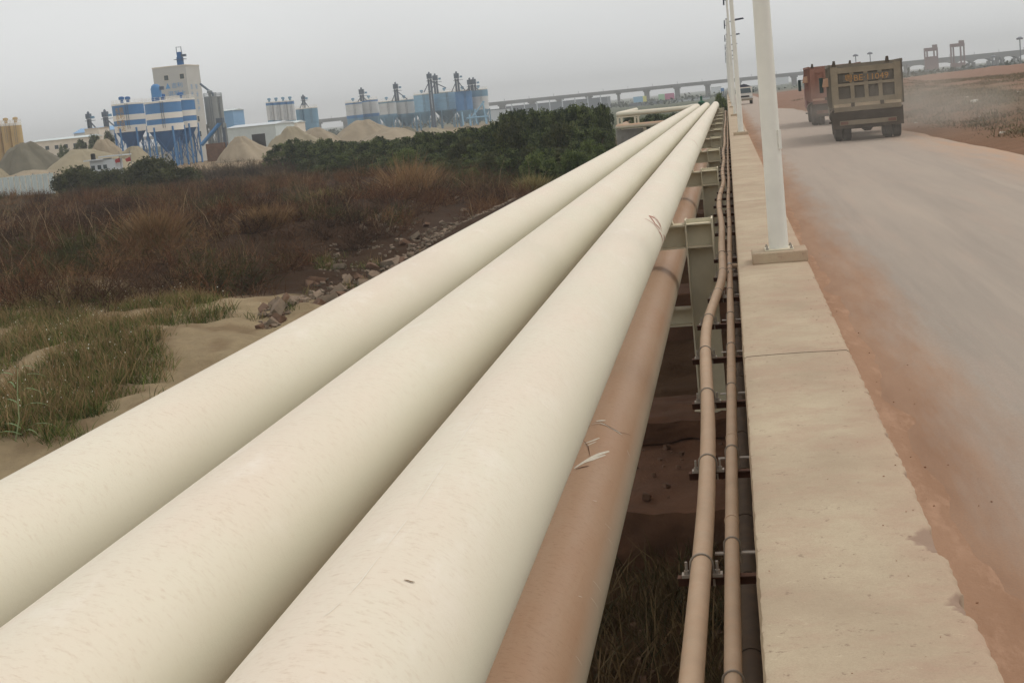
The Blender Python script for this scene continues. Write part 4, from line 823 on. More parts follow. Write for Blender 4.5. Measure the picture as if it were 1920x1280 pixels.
rp = [1700, 1740, 1790, 1820, 1858, 1874, 1905, 1940, 1985, 2040, 2100]
for j in range(len(rp) - 1):
    a, b = ux(rp[j]), ux(rp[j + 1]); n = 12; dep = 5.2 if b - a > 8 else 3.3
    poly = [(a, BT), (b, BT)] + [(b + (a - b) * i / n, BT - 3.2 - (dep - 3.2) * (2 * i / n - 1) ** 4) for i in range(n + 1)]
    ob('haunched_span', MB().prism(poly, 1, -6.5, 6.5), 'bridge', vd)
    for q in (-1.6, 1.6): ob('pier', MB().span(b + q - .75, b + q + .75, -3, 3, -.5, BT - dep + .4), 'bridge', vd)
for u in range(260, 2000, 46): ob('lamp_stub', MB().span(ux(u) - .09, ux(u) + .09, -6.7, -6.5, BT, BT + 1.6), 'bridge', vd)
for lb, u0, u1, vt in (('left one of the two red gantry cranes above the viaduct', 1733, 1757, 88), ('right one of the two red gantry cranes above the viaduct', 1782, 1807, 80)):
    loc, zt, s_ = base((u0 + u1) / 2, vt, 850); o = empty('gantry_crane', loc); tag(o, lb, 'crane', 'red gantry cranes'); h_ = zt - GL; W_ = (u1 - u0) * s_
    for q in (-.48, -.30, .22, .46): ob('leg', MB().span(q * W_ - .34, q * W_ + .34, -1, 1, 0, h_ - 1), 'crane', o)
    ob('top_beam', MB().span(-W_ * .52, W_ * .5, -1.4, 1.4, h_ - 2.6, h_ - .6), 'crane', o); ob('trolley', MB().box((W_ * .3, 0, h_), (W_ * .36, 2, 2.0)), 'crane', o)
    ob('sill_beam', MB().span(-W_ * .52, W_ * .5, -1.6, 1.6, 3.0, 5.6), 'crane', o)
    if u0 < 1750: ob('cross_frame', MB().span(-W_ * .5, W_ * .48, -1.2, -1.0, 5.6, 11), 'crane', o)
def block(name, label, u0, u1, vt, Y, d, mat, cat='building', group=None, zb=GL, rows=0):
    p0, p1 = at_y(u0, vt + (u1 - u0) * .049, Y), at_y(u1, vt - (u1 - u0) * .049, Y); o = empty(name, (float(p0[0]), Y, zb)); tag(o, label, cat, group); W_ = float(p1[0] - p0[0]); h_ = float((p0[2] + p1[2]) / 2) - zb
    ob('wall', MB().span(0, W_, 0, d, -.3, h_), mat, o); ob('roof', MB().span(-.2, W_ + .2, -.2, d + .2, h_, h_ + .35), 'far_grey', o)
    for j in range(rows): ob('wall_post', MB().span(W_ * (j + .5) / rows - .25, W_ * (j + .5) / rows + .25, -.3, 0, -.3, h_ + 1.4), 'far_white', o)
    return o
block('depot', 'long grey depot standing under the left half of the viaduct', 948, 1138, 192, 700, 20, 'far_grey', rows=8); block('yard_shed', 'pale low shed right of the long silo row', 915, 950, 206, 560, 8, 'far_white')
block('yard_shed', 'low grey shed under the viaduct behind the billboards', 1180, 1240, 193, 640, 8, 'far_grey'); block('yard_shed', 'low pale shed under the viaduct near the lamp posts', 1262, 1330, 186, 640, 8, 'far_white')
block('apartment_block', 'pale hazy block behind the viaduct near the oncoming truck', 1440, 1478, 143, 1300, 30, 'far_white'); block('apartment_block', 'pale hazy block between the lamp posts', 1333, 1352, 164, 1250, 30, 'far_white')
block('port_shed', 'reddish low shed below the right gantry crane', 1745, 1812, 132, 620, 12, 'crane'); block('port_shed', 'grey low shed beyond the near truck', 1690, 1745, 135, 640, 12, 'far_grey'); block('port_shed', 'dark low sheds below the haunched viaduct spans', 1812, 1885, 124, 660, 12, 'far_grey')
def billboard(label, u0, u1, v0, v1, Y, mats):
    p0, p1 = at_y(u0, v0, Y), at_y(u1, v1, Y); o = empty('billboard', ((float(p0[0]) + float(p1[0])) / 2, Y, GL)); tag(o, label, 'billboard', 'billboards'); W_ = float(p1[0] - p0[0]); cz = float(p0[2] + p1[2]) / 2 - GL; h_ = abs(float(p0[2] - p1[2])) * .8
    x_ = -W_ / 2
    for mt, fr_ in mats: ob('panel', MB().span(x_ + .03, x_ + W_ * fr_ - .03, -.2, .2, cz - h_ / 2, cz + h_ / 2), mt, o); x_ += W_ * fr_
    for q in (-.3, .3): ob('post', MB().span(q * W_ - .25, q * W_ + .25, .3, .8, 0, cz + h_ / 2 - .2), 'far_grey', o)
billboard('left billboard, pale blue with a yellow end', 1187, 1213, 181, 192, 600, (('bill_blue', .72), ('bill_yellow', .28))); billboard('right billboard, green and magenta', 1234, 1265, 176, 187, 600, (('bill_green', .4), ('bill_pink', .6)))
billboard('small dark blue sign between the far lamp posts', 1351, 1358, 165, 172, 500, (('blue', 1.0),))
for i, (u, vt, vb, Y) in enumerate(((1604, 104, 150, 500), (1631, 100, 150, 500), (1912, 72, 130, 420), (1862, 106, 140, 600))):
    loc, zt, s_ = base(u, vt, Y); o = empty('mast_light', (loc[0], Y, -.8)); tag(o, ['thin mast light behind the near truck, left one', 'thin mast light behind the near truck, right one', 'thin mast light at the right picture edge', 'small mast beside the right gantry crane'][i], 'mast', 'thin far masts')
    ob('pole', MB().tube([(0, 0, 0), (0, 0, zt + .8)], .16, 6), 'far_grey', o); ob('lamp_ring', MB().lathe([(.9, 0), (1.0, .4), (.4, .8)], (0, 0, zt + .4), 8), 'far_grey', o)
gp = ob('valve_post', MB().lathe([(.12, 0), (.12, 1.3), (.3, 1.35), (.3, 1.5), (.1, 1.6), (.1, 2.0)], n=8), 'green_post', None, (float(at_y(1315, 195, 120)[0]), 121, -.2)); tag(gp, 'small dark green valve post where the pipes turn left', 'post')

# ------------------------------------------------------------------ vegetation
def leaf_cards(cent, size, cols, rng, flat=1.0):
    """one bent leaf cluster (two triangles) per centre"""
    n = len(cent); a = rng.normal(size=(n, 3)); a /= np.linalg.norm(a, axis=1)[:, None]; b = rng.normal(size=(n, 3)); b -= a * (a * b).sum(1)[:, None]; b /= np.linalg.norm(b, axis=1)[:, None]; a[:, 2] *= flat; b[:, 2] *= flat
    s_ = size * (.6 + .8 * rng.random(n))[:, None]
    V = np.stack([cent - a * s_ * .5, cent + b * s_ * .3, cent + a * s_ * .5 + np.array([0, 0, -.12]) * s_, cent - b * s_ * .3], 1).reshape(-1, 3)
    return V, np.arange(4 * n).reshape(-1, 4), np.repeat(cols, 4, 0)
def crown_mesh(name, seed, nclump, per, size, c_dark, c_light, flat=.5, cr=1.0):
    """unit crown: clumps of leaves through an uneven volume, about 2 wide and 1 high (z 0..1)"""
    rng = np.random.default_rng(seed); cs = []; cc = []
    for i in range(nclump):
        z = rng.random() ** .8; rad = (1 - (abs(z - .38) / .64) ** 2.2) ** .5 if abs(z - .38) < .62 else .25
        a = rng.random() * 6.283; d = rad * (.35 + .65 * rng.random() ** .5) * (.8 + .4 * rng.random())
        p = np.array([d * math.cos(a), d * math.sin(a), .06 + .88 * z]); rr = (.13 + .14 * rng.random()) * cr
        q = rng.normal(size=(per, 3)); q /= np.linalg.norm(q, axis=1)[:, None]; q *= (rng.random(per) ** .45)[:, None] * rr; q[:, 2] *= .5 + .5 * (flat > .6)
        f = np.clip(rng.normal(.42, .42), 0, 1); ff = np.clip(f + rng.normal(0, .18, per), 0, 1)[:, None]
        cs.append(p + q); cc.append(np.array(c_dark) * (1 - ff) + np.array(c_light) * ff)
    V, Fa, K = leaf_cards(np.concatenate(cs), size, np.concatenate(cc), rng, flat)
    return arr_mesh(name, V, Fa, 'leaf', K)
def trunk_mesh(seed):
    rng = random.Random(seed); m_ = MB()
    for i in range(5):
        a = rng.random() * 6.28; m_.tube([(.05 * math.cos(a), .05 * math.sin(a), -.05), (.2 * math.cos(a), .2 * math.sin(a), .3), (.5 * math.cos(a), .5 * math.sin(a), .75)], [.035, .022, .008], 6)
    return m_.mesh('trunk', 'bark')
CR = [crown_mesh('crown', 21 + i, 100, 64, .10, S(42, 54, 31), S(110, 120, 70)) for i in range(4)]
CR_L = [crown_mesh('crown', 41 + i, 110, 70, .11, S(58, 76, 36), S(112, 122, 66), .8, 1.15) for i in range(2)]
CR_O = [crown_mesh('crown', 51 + i, 120, 70, .11, S(46, 52, 28), S(92, 94, 54), .8, 1.2) for i in range(2)]
TK = [trunk_mesh(i) for i in range(3)]
def tree(name, label, u, vtop, Y, wd, crowns, group, cat='tree', i=0):
    loc, zt, s_ = base(u, vtop, Y); g_ = float(height(loc[0], Y)); h_ = zt - g_
    o = empty(name, (loc[0], Y, g_), random.random() * 6.28); tag(o, label, cat, group)
    for nm, me in (('crown', crowns[i % len(crowns)]), ('trunk', TK[i % 3])): p_ = ob(nm, me, None, o); p_.scale = (wd, wd * random.uniform(.9, 1.1), h_)
    return o
tops = [(500, 282), (540, 264), (600, 262), (700, 259), (760, 252), (820, 248), (880, 240), (930, 228), (955, 208), (1000, 206), (1050, 201), (1100, 196), (1150, 197), (1190, 205), (1300, 215)]
YT = [(500, 150), (700, 128), (900, 106), (1160, 92), (1300, 135)]
i = 0
for u in range(530, 1150, 20):
    vt = np.interp(u, *zip(*tops)) + random.uniform(-3, 8); Y = float(np.interp(u, *zip(*YT))) + random.uniform(-3, 3); s_ = Y / F
    tree('mangrove_tree', f'dark green bushy tree in the back row, {ORD[i] if i else "first"} from the left', u, vt, Y, s_ * random.uniform(28, 44) * (.55 if u > 1110 else 1), CR, 'dark trees behind the scrub', i=i); i += 1
i = 0
for u in range(600, 1130, 30):
    vt = np.interp(u, *zip(*tops)) + 26 + random.uniform(-4, 14) + max(0, u - 900) * .05; Y = float(np.interp(u, *zip(*YT))) - 12 + random.uniform(-2, 2); s_ = Y / F
    tree('mangrove_tree', f'green bushy tree in the front row, {ORD[i] if i else "first"} from the left', u, vt, Y, s_ * random.uniform(30, 46), CR if i % 3 else CR_O, 'green trees in the front row', i=i); i += 1
i = 0
for u in range(830, 1090, 32):
    vt = np.interp(u, *zip(*tops)) + 62 + random.uniform(-6, 10) + max(0, u - 900) * .12; Y = float(np.interp(u, *zip(*YT))) - 19 + random.uniform(-2, 2); s_ = Y / F
    tree('mangrove_tree', f'low green bushy tree in the lowest row, {ORD[i] if i else "first"} from the left', u, vt, Y, s_ * random.uniform(30, 44), CR_O if i % 2 else CR, 'low trees before the front row', i=i); i += 1
for j, (u, vt, Y, wd, cr_) in enumerate(((1010, 292, 78, 34, CR_L), (1075, 286, 76, 32, CR_L), (1108, 268, 82, 26, CR_L), (760, 284, 106, 30, CR_L), (950, 268, 90, 26, CR_L), (880, 318, 82, 26, CR_L))):
    tree('green_bush', f'lighter green bush before the dark trees, {["fourth", "fifth", "rightmost", "leftmost", "third", "second"][j]} of six', u, vt, Y, wd * Y / F, cr_, 'lighter green bushes', 'bush', j)
for j, (u, vt, Y, wd) in enumerate(((1182, 216, 124, 24), (1225, 214, 126, 30), (1266, 212, 128, 30))):
    tree('mangrove_tree', f'{["left", "middle", "right"][j]} dark tree seen between the sideways pipes', u, vt, Y, wd * Y / F, CR, 'trees behind the sideways pipes', i=j)
for j, (u, vt, Y, wd, lb) in enumerate(((140, 318, 138, 46, 'olive bush beside the sheet fence'), (205, 322, 136, 44, 'middle olive bush between the fence and the round one'), (285, 300, 134, 48, 'large round olive bush below the sand pile'), (345, 318, 136, 30, 'small olive bush right of the round one'))):
    tree('olive_bush', lb, u, vt, Y, wd * Y / F, CR_O, 'olive bushes near the fence', 'bush', j)
for j, (u, vt, Y, wd) in enumerate(((118, 272, 260, 14), (150, 262, 262, 16), (176, 252, 262, 16), (202, 246, 264, 14))):
    tree('yard_tree', f'dark tree among the sand piles, {["leftmost", "second", "third", "rightmost"][j]} of four', u, vt, Y, wd * Y / F, CR, 'dark trees among the sand piles', i=j)
plant = tree('roadside_plant', 'green plant growing at the far end of the pipes', 1349, 176, 118, .5, CR_L, None, 'plant', 0); plant.location = (-.6, 118, -.2); 
for ch in plant.children: ch.scale = (.5, .5, 1.9)
# stems: each a tapering two-piece blade
def stems(base_p, n_per, L0, L1, spread, width, cA, cB, rng, clump_r=.25, droop=.25, tip=None):
    B = np.repeat(base_p, n_per, 0); n = len(B); f = np.repeat(rng.random(len(base_p)), n_per)
    off = rng.normal(size=(n, 2)) * clump_r; ln = rng.uniform(L0, L1, n) * np.repeat(.7 + .6 * rng.random(len(base_p)), n_per)
    dr = rng.normal(size=(n, 2)) * spread + off * .8; d = np.stack([dr[:, 0], dr[:, 1], np.ones(n)], 1); d /= np.linalg.norm(d, axis=1)[:, None]
    p0 = B.copy(); p0[:, :2] += off; p1 = p0 + d * (ln * .55)[:, None]; d2 = d + np.stack([dr[:, 0], dr[:, 1], -np.abs(rng.normal(size=n)) * droop], 1) * .6
    d2 /= np.linalg.norm(d2, axis=1)[:, None]; p2 = p1 + d2 * (ln * .45)[:, None]
    a = rng.random(n) * 6.283; s_ = np.stack([np.cos(a), np.sin(a), np.zeros(n)], 1) * (width * rng.uniform(.6, 1.3, n))[:, None]
    V = np.stack([p0 - s_ * .5, p0 + s_ * .5, p1 + s_ * .5, p1 - s_ * .5, p2], 1).reshape(-1, 3); o = np.arange(n) * 5
    T = np.concatenate([np.stack([o, o + 1, o + 2], 1), np.stack([o, o + 2, o + 3], 1), np.stack([o + 3, o + 2, o + 4], 1)])
    g = np.clip(f + rng.normal(0, .2, n), 0, 1)[:, None]; K = np.array(cA) * (1 - g) + np.array(cB) * g
    return V, T, np.repeat(K, 5, 0)
def join(parts):
    o = 0; Vs, Ts, Ks = [], [], []
    for V_, T_, K_ in parts: Vs.append(V_); Ts.append(T_ + o); Ks.append(K_); o += len(V_)
    return np.concatenate(Vs), np.concatenate(Ts), np.concatenate(Ks)
def seen(P, m=160): u, v, d = proj(P); return (u > -m) & (u < 1920 + m) & (v < 1280 + m) & (d > 0)
def scatter(n, x0, x1, y0, y1, rng, cond=None):
    # denser near the camera
    y_ = y0 + (y1 - y0) * rng.random(n) ** 1.35; x_ = x0 + (x1 - x0) * rng.random(n); P_ = np.stack([x_, y_, height(x_, y_)], 1)
    k_ = seen(P_);  k_ &= cond(x_, y_) if cond else True
    return P_[k_]
def rubble(x_, y_):
    u, v, d = proj(np.stack([x_, y_, height(x_, y_)], 1)); g_ = 894 - .5257 * u - v
    return (u > 490) & (u < 880) & (g_ > -40) & (g_ < 88 - (u - 490) * .09 + 30 * (fbm(x_ / 1.7, y_ / 1.7) - .45))
def dry_bushes(base_p, rad, nm, kf, cA, cB, rng, wd=.02):
    n = len(base_p); B = np.repeat(base_p, nm, 0); Rr = np.repeat(rad, nm); f = np.repeat(rng.random(n), nm)
    d = rng.normal(size=(n * nm, 3)); d[:, 2] = np.abs(d[:, 2]) * .95 + .12; d /= np.linalg.norm(d, axis=1)[:, None]
    L_ = Rr * rng.uniform(.55, 1.2, n * nm); p0 = B.copy(); p0[:, :2] += rng.normal(size=(n * nm, 2)) * (.16 * Rr)[:, None]; p1 = p0 + d * L_[:, None]
    k_ = n * nm * kf; q0 = np.repeat(p0, kf, 0) + np.repeat(d * L_[:, None], kf, 0) * rng.uniform(.3, 1, k_)[:, None]
    dd = np.repeat(d, kf, 0) + rng.normal(size=(k_, 3)) * .6; dd[:, 2] += .15; dd /= np.linalg.norm(dd, axis=1)[:, None]; q1 = q0 + dd * (np.repeat(Rr, kf) * rng.uniform(.15, .42, k_))[:, None]
    a0 = np.concatenate([p0, q0]); a1 = np.concatenate([p1, q1]); m_ = len(a0); sd_ = np.cross(a1 - a0, rng.normal(size=(m_, 3))); sd_ /= np.linalg.norm(sd_, axis=1)[:, None] + 1e-9
    w_ = np.concatenate([np.full(n * nm, wd), np.full(k_, wd * .75)])[:, None] * rng.uniform(.6, 1.4, (m_, 1))
    V_ = np.stack([a0 - sd_ * w_ * .5, a0 + sd_ * w_ * .5, a1], 1).reshape(-1, 3); g = np.clip(np.concatenate([f, np.repeat(f, kf)]) + rng.normal(0, .18, m_), 0, 1)[:, None]
    return V_, np.arange(3 * m_).reshape(-1, 3), np.repeat(np.array(cA) * (1 - g) + np.array(cB) * g, 3, 0)
scr = lambda x_, y_: (y_ > 33.0 + 6 * (fbm(x_ / 3, y_ / 3) - .45) - (x_ + 12) * .22) & (x_ < -10.3) & (fbm(x_ / 5 + 70, y_ / 5) > .27) & ~rubble(x_, y_)
P_ = scatter(15000, -105, -9, 30, 134, RNG, scr)
tone = fbm(P_[:, 0] / 5 + 11, P_[:, 1] / 7, 3); br1 = P_[tone < .42]; br2 = P_[(tone >= .42) & (tone < .52)]; br3 = P_[tone >= .52]
pr_ = [stems(br1[::2], 14, .3, .8, .5, .018, S(56, 42, 32), S(104, 76, 54), RNG, .3), stems(br2[::2], 14, .3, .9, .5, .018, S(78, 55, 38), S(132, 94, 64), RNG, .3), stems(br3[::2], 14, .3, .8, .5, .018, S(66, 56, 38), S(126, 106, 74), RNG, .3)]
bb = scatter(6400, -108, -10, 34, 136, RNG, scr); tn = fbm(bb[:, 0] / 4 + 51, bb[:, 1] / 5, 3) + RNG.normal(0, .05, len(bb)); rd_ = RNG.uniform(.55, 1.0, len(bb)) + .9 * np.clip(fbm(bb[:, 0] / 8 + 33, bb[:, 1] / 10, 3) - .38, 0, 1) * 2 + .5 * sstep(46, 36, bb[:, 1])
for lo, hi, cA, cB in ((0, .40, S(44, 33, 25), S(88, 64, 47)), (.40, .50, S(64, 44, 31), S(118, 80, 54)), (.50, .58, S(76, 57, 40), S(140, 106, 74)), (.58, 2, S(46, 52, 28), S(86, 84, 48))):
    q = (tn >= lo) & (tn < hi); pr_.append(dry_bushes(bb[q], rd_[q], 30, 6, cA, cB, RNG, .02))
st_ = bb[::9]; pr_.append(stems(st_, 6, 1.0, 1.9, .25, .016, S(120, 100, 74), S(172, 146, 112), RNG, .4, .3))          # pale bare stalks standing above
hed = np.stack([RNG.uniform(-100, -44, 900), RNG.uniform(138, 160, 900), np.zeros(900)], 1); hed[:, 2] = height(hed[:, 0], hed[:, 1]); hu = proj(hed)[0]; hed = hed[(hu > 335) & (hu < 640)]
pr_.append(dry_bushes(hed[::3], RNG.uniform(1.2, 2.2, len(hed[::3])), 40, 7, S(46, 40, 34), S(96, 80, 62), RNG, .045))
tag(ob('dry_scrub', arr_mesh('dry_scrub', *join(pr_)[:2], 'twig', join(pr_)[2])), 'mass of dry brown scrub covering the low ground on the left', 'scrub', kind='stuff')
# tall tan grass clumps that stand out
for j, (u, v, Y, h_) in enumerate(((770, 400, 66, 2.3), (620, 400, 64, 1.7), (800, 350, 74, 2.0), (1000, 365, 72, 1.3), (300, 520, 44, 1.4), (505, 470, 47, 1.3))):
    p = at_y(u, v, Y); zz = float(height(p[0], Y)); cA, cB = (S(108, 84, 58), S(152, 122, 86)) if j != 1 and j != 3 else (S(96, 92, 52), S(150, 136, 88))
    V_, T_, K_ = stems(np.zeros((1, 3)), 420, h_ * .6, h_, .22, .03, cA, cB, RNG, .38, .35)
    tag(ob('tall_grass', arr_mesh('tall_grass', V_, T_, 'twig', K_), None, None, (float(p[0]), Y, zz)), ['tallest clump of tan grass before the dark trees', 'tan-green grass clump left of the tallest one', 'tan grass clump just behind the tallest one', 'olive grass clump below the green bushes', 'pale dry stalks at the edge of the sand', 'pale dry stalks left of the rubble'][j], 'grass clump', 'clumps of tall dry grass')
# green grass on the sand
ga = [tuple(at_z(u_, v_, GL + .2)[:2]) + (w_,) for u_, v_, w_ in ((60, 760, 1.6), (150, 730, 1.5), (20, 690, 1.5), (190, 690, 1.3), (110, 790, 1.1), (20, 820, 1.0), (10, 612, 1.7), (90, 606, 1.6), (180, 600, 1.4), (280, 600, 1.0), (380, 610, .8), (230, 745, .7), (250, 660, .9), (60, 830, 1.2), (130, 820, .7), (200, 770, .8), (270, 700, .5), (330, 660, .5), (180, 650, .8), (60, 650, .9), (410, 640, .4), (360, 625, .6), (120, 860, .5))]
def gr(x_, y_):
    f = fbm(x_ / 1.8 + 40, y_ / 1.8)
    for a_, b_, w_ in ga: f = f + .42 * np.exp(-((x_ - a_) / w_) ** 2 - ((y_ - b_) / (w_ * 1.2)) ** 2)
    return (f > .70) & (x_ < -10) & (RNG.random(len(x_)) < .3 + 3 * (f - .70)) | (fbm(x_ * 1.9 + 7, y_ * 1.9, 3) > .70) & (x_ < -10)
P_ = scatter(40000, -34, -9.5, 16, 43, RNG, gr)
pg = [stems(P_, 13, .10, .36, .6, .012, S(54, 70, 30), S(112, 118, 60), RNG, .12, .5), stems(P_[::2], 7, .25, .6, .4, .010, S(112, 92, 60), S(158, 132, 94), RNG, .12, .3)]
tag(ob('sand_grass', arr_mesh('sand_grass', *join(pg)[:2], 'twig', join(pg)[2])), 'short green and dry grass patches growing on the sand', 'grass', kind='stuff')
# white seed heads
sh = P_[::10].copy(); sh[:, 2] += RNG.uniform(.25, .6, len(sh)); sh[:, :2] += RNG.normal(size=(len(sh), 2)) * .1
V_, F_, K_ = leaf_cards(sh, .03, np.tile(np.array(S(226, 222, 204)), (len(sh), 1)), RNG)
tag(ob('seed_heads', arr_mesh('seed_heads', V_, F_, 'twig', K_)), 'tiny white seed heads among the grass on the sand', 'seed heads', kind='stuff')
# one tall reed near the bottom left
p = at_z(35, 868, GL + .15); rd = empty('reed', (float(p[0]), float(p[1]), float(height(p[0], p[1])))); tag(rd, 'single tall pale green reed leaning right on the sand', 'reed')
ob('stalk', MB().tube([(0, 0, 0), (.12, 0, .35), (.15, 0, .75), (.22, 0, 1.15)], [.012, .011, .009, .004], 6), 'reed_stalk', rd)
for j, (z_, ang, ln) in enumerate(((.5, .3, .5), (.6, 2.8, .4), (.75, -.2, .55), (.85, 2.4, .45), (.95, .6, .5), (1.05, 3.3, .35), (1.12, .1, .4), (.2, 2.9, .5), (.15, .5, .55), (.1, 3.6, .6), (.12, -.5, .5))):
    vs_ = []; 
    for q in range(6): t = q / 5; w_ = .022 * (1 - t) * (.4 + 1.5 * min(t * 3, 1)); cx, cz = .13 + math.cos(ang) * ln * t, z_ + ln * (.7 * t - .75 * t * t); yy = math.sin(ang) * ln * t; vs_ += [(cx, yy - w_, cz), (cx, yy + w_, cz)]
    me = arr_mesh('leaf_blade', vs_, [(2 * q, 2 * q + 1, 2 * q + 3, 2 * q + 2) for q in range(5)], 'leaf', np.tile(np.array(S(120, 140, 92)), (12, 1))); ob('leaf_blade', me, None, rd)
# weeds in the gap below the pipes
P_ = np.stack([RNG.uniform(-3.5, -.2, 420), RNG.uniform(7, 13.4, 420), np.zeros(420)], 1); P_[:, 2] = height(P_[:, 0], P_[:, 1])
tag(ob('gap_weeds', arr_mesh('gap_weeds', *(lambda q: (q[0], q[1]))(stems(P_, 16, .15, .6, .5, .012, S(62, 58, 34), S(120, 98, 68), np.random.default_rng(5), .14)), 'twig', stems(P_, 16, .15, .6, .5, .012, S(62, 58, 34), S(120, 98, 68), np.random.default_rng(5), .14)[2])), 'weeds and dry stems in the dark gap below the pipes', 'weeds', kind='stuff')
db = MB(); rg2 = random.Random(9)
for j in range(320):
    x_, y_ = rg2.uniform(-3.2, -.1), rg2.uniform(8, 16.2); z_ = (-1.9 if y_ > 13.6 else float(height(x_, y_))) + .02; q = rg2.choice((.01, .015, .02, .03, .05)) * rg2.uniform(.7, 1.3); db.chunk((x_, y_, z_), q, rg2)
tag(ob('gap_debris', db, 'rock_red'), 'broken bits of stone scattered in the dark gap below the pipes', 'debris', kind='stuff')
# scrub on the right bank
rs_ = lambda x_, y_: (x_ > 8.4 - 1.7 * sstep(30, 130, y_)) & (fbm(x_ / 6 + 5, y_ / 14) > .36)
P_ = scatter(17000, 7, 75, 26, 150, RNG, rs_)
pr_ = [stems(P_, 26, .08, .30, 1.1, .022, S(84, 72, 50), S(140, 114, 84), RNG, .35, .6), stems(P_[::3], 22, .1, .34, 1.1, .024, S(66, 70, 44), S(108, 104, 68), RNG, .35, .5)]
tag(ob('bank_scrub', arr_mesh('bank_scrub', *join(pr_)[:2], 'twig', join(pr_)[2])), 'low brown and green scrub on the dirt bank right of the road', 'scrub', kind='stuff')
# far tree line
P_ = np.concatenate([np.stack([RNG.uniform(-420, 60, 200), RNG.uniform(560, 860, 200), np.full(200, GL - 1.3)], 1), np.stack([RNG.uniform(40, 330, 260), RNG.uniform(380, 640, 260), np.full(260, -2.6)], 1)])
cl = np.repeat(P_, 40, 0) + RNG.normal(size=(len(P_) * 40, 3)) * np.array([3.2, 2.5, 1.0]) + np.array([0, 0, 1.6])
V_, F_, K_ = leaf_cards(cl, 1.6, np.array(S(58, 66, 50)) * RNG.uniform(.7, 1.4, (len(cl), 1)), RNG)
tag(ob('far_treeline', arr_mesh('far_treeline', V_, F_, 'leaf', K_)), 'hazy far line of trees and bushes below the viaduct', 'trees', kind='stuff')

# ------------------------------------------------------------------ rubble stones
def rock_mesh(seed):
    rng = np.random.default_rng(seed); bm = bmesh.new(); pts = np.concatenate([np.array([[a, b, c] for a in (-1, 1) for b in (-1, 1) for c in (-1, 1)]) * rng.uniform(.45, .95, (8, 3)), rng.uniform(-.9, .9, (4, 3))]) * np.array([1, .72, .6])
    for p in pts: bm.verts.new(p)
    bmesh.ops.convex_hull(bm, input=bm.verts); bmesh.ops.bevel(bm, geom=bm.edges, offset=.025, segments=1, affect='EDGES')
    me = bpy.data.meshes.new('stone'); bm.to_mesh(me); bm.free(); me.materials.append(MT['rock' if seed % 3 else 'rock_red']); return finish(me, False)
RK = [rock_mesh(i) for i in range(9)]
rng = random.Random(4); spots = []
for j in range(112):
    t = rng.random(); u = 500 + t * 270 + rng.uniform(-12, 12); v = 894 - .5257 * u - rng.random() ** 1.2 * (84 if .3 < t < .85 else 26) + 12; sz = rng.choice((5, 6, 7, 8, 9, 11, 12, 13, 15, 17, 19)); spots.append((u, v, sz))
for u, v, sz in ((905, 398, 12), (855, 385, 9), (840, 392, 8), (930, 380, 9), (800, 440, 9), (830, 432, 7), (870, 402, 7), (760, 470, 10), (780, 462, 12), (950, 375, 8)): spots.append((u, v, sz))
spots.sort(key=lambda q: -q[1])
STN = []
for j, (u, v, sz) in enumerate(spots):
    p = at_z(u, v, GL + .3); s_ = float(proj(p)[2][0]) / F; o = ob('stone', RK[j % 9], None, None, (p[0], p[1], float(height(p[0], p[1])) + sz * s_ * rng.uniform(.05, .4)))
    o.rotation_euler = (rng.uniform(-.7, .7), rng.uniform(-.7, .7), rng.uniform(0, 6.28)); k_ = sz * s_; o.scale = (k_ * rng.uniform(.9, 1.4), k_ * rng.uniform(.8, 1.2), k_ * rng.uniform(.7, 1.2))
    STN.append((u, sz, o))
for nm, lo, hi in (('large', 14, 99), ('middling', 9, 13), ('small', 0, 8)):
    for j, (u, sz, o) in enumerate(sorted([q for q in STN if lo <= q[1] <= hi], key=lambda q: q[0])): tag(o, f'{nm} broken stone in the rubble bank, {ORD[j] if j else "first"} {nm} one from the left', 'stone', 'rubble stones beside the pipes')
rb = MB(); rgs = random.Random(12)
for j in range(900):
    t = rgs.random(); u = 490 + t * 480; v = 894 - .5257 * u - rgs.random() ** 1.3 * (90 if .2 < t < .6 else 34) + 10; p = at_z(u, v, GL + .3); q = float(proj(p)[2][0]) / F * rgs.uniform(1.5, 5)
    rb.chunk((p[0], p[1], float(height(p[0], p[1])) + q * .3), q * 1.1, rgs)
tag(ob('rubble_chips', rb, 'rock'), 'small broken chips between the stones of the rubble bank', 'rubble', kind='stuff')
for j, (u, v, sz, lb) in enumerate(((1828, 207, 7, 'white rag lying on the right bank'), (1812, 187, 3, 'small pale litter above the white rag'), (1717, 232, 3, 'pale litter near the road edge beyond the truck'), (1838, 228, 2.5, 'small white scrap below the rag'), (1912, 190, 3, 'white scrap near the right picture edge'), (1744, 194, 2, 'tiny white scrap right of the near truck'), (1880, 252, 5, 'pale stone at the foot of the right bank'))):
    d_ = 40 + (260 - v) * .5; p = at_y(u, v, d_)
    for it in range(30):
        if float(height(p[0], d_)) < p[2]: d_ *= 1.02; p = at_y(u, v, d_)
    s_ = d_ / F; o = ob('litter', RK[(j * 2 + 1) % 9].copy(), None, None, (p[0], d_, float(height(p[0], d_)) + sz * s_ * .35)); o.data.materials[0] = MT['litter']; o.scale = (sz * s_ * 1.2, sz * s_, sz * s_ * .8); tag(o, lb, 'litter', 'pale scraps on the right bank')
gv = []
for j in range(170):                                        # grit on the parapet and the dirt
    q = 2.4 + 16 * rng.random() ** 1.5; x_ = rng.choice((rng.uniform(.0, .54), rng.uniform(.42, .55), rng.uniform(.62, 1.1), rng.uniform(.6, 1.5))); gv.append((x_, q, WTOP + .004 if x_ < .55 else .02 + .14 * max(0, 1 - (x_ - .5)) ** 1.9, rng.uniform(.001, .003) if x_ < .56 else rng.uniform(.002, .007)))
mg = MB()
for x_, y_, z_, r_ in gv: mg.chunk((x_, y_, z_ + r_ * .4), r_ * 1.2, rng)
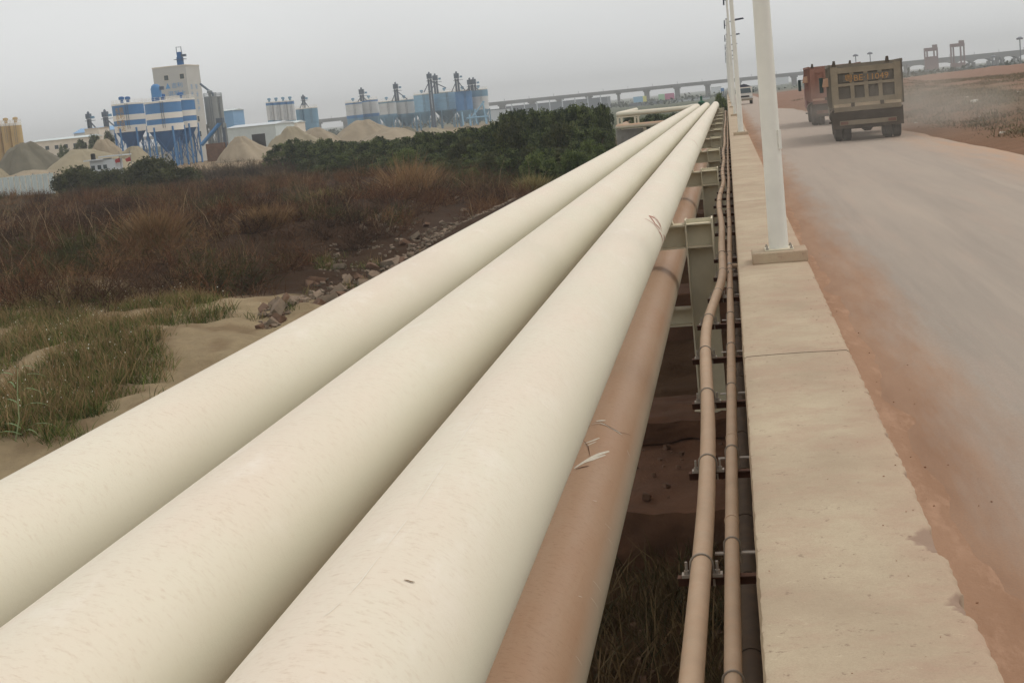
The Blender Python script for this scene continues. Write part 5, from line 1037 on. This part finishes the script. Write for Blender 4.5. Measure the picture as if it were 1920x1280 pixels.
tag(ob('grit', mg, 'drift'), 'loose grit on the parapet top and the dirt beside it', 'grit', kind='stuff')

# ------------------------------------------------------------------ air: haze over everything, dust behind the trucks
def volume_mat(name, dens, colr, falloff=False, ani=.2):
    m_ = bpy.data.materials.new(name); m_.use_nodes = True; t_ = m_.node_tree; t_.nodes.clear(); o_ = t_.nodes.new('ShaderNodeOutputMaterial'); v_ = t_.nodes.new('ShaderNodeVolumePrincipled')
    v_.inputs['Color'].default_value = colr + (1,); v_.inputs['Density'].default_value = dens; v_.inputs['Anisotropy'].default_value = ani; t_.links.new(v_.outputs[0], o_.inputs['Volume'])
    if falloff:
        c_ = t_.nodes.new('ShaderNodeTexCoord'); ln_ = t_.nodes.new('ShaderNodeVectorMath'); ln_.operation = 'LENGTH'; t_.links.new(c_.outputs['Object'], ln_.inputs[0])
        r_ = t_.nodes.new('ShaderNodeMapRange'); r_.inputs[1].default_value = .15; r_.inputs[2].default_value = .98; r_.inputs[3].default_value = dens; r_.inputs[4].default_value = 0; t_.links.new(ln_.outputs['Value'], r_.inputs[0])
        n_ = t_.nodes.new('ShaderNodeTexNoise'); n_.inputs['Scale'].default_value = 2.6; n_.inputs['Detail'].default_value = 3; t_.links.new(c_.outputs['Object'], n_.inputs['Vector'])
        n2 = t_.nodes.new('ShaderNodeMapRange'); n2.inputs[1].default_value = .35; n2.inputs[2].default_value = .65; n2.inputs[3].default_value = .3; n2.inputs[4].default_value = 1.5; t_.links.new(n_.outputs[0], n2.inputs[0])
        x_ = t_.nodes.new('ShaderNodeMath'); x_.operation = 'MULTIPLY'; t_.links.new(r_.outputs[0], x_.inputs[0]); t_.links.new(n2.outputs[0], x_.inputs[1]); t_.links.new(x_.outputs[0], v_.inputs['Density'])
    return m_
HZ = MB().span(-3400, 3400, -400, 5200, -7.0, 60)
hz = ob('haze', HZ.mesh('haze', volume_mat('haze_air', .0005, (.96, .96, .95)), False)); tag(hz, 'pale grey haze filling the air towards the horizon', 'haze', kind='stuff')
bm = bmesh.new(); bmesh.ops.create_uvsphere(bm, u_segments=24, v_segments=12, radius=1); dme = bpy.data.meshes.new('dust_cloud'); bm.to_mesh(dme); bm.free(); dme.materials.append(volume_mat('road_dust', .055, (.86, .76, .66), True, 0.0))
dc = ob('dust_cloud', dme, None, None, (7.0, 56, .6)); dc.scale = (5.5, 20, 2.3); dc.rotation_euler[2] = R(-4); tag(dc, 'brown dust hanging beside and behind the near truck', 'dust', kind='stuff')
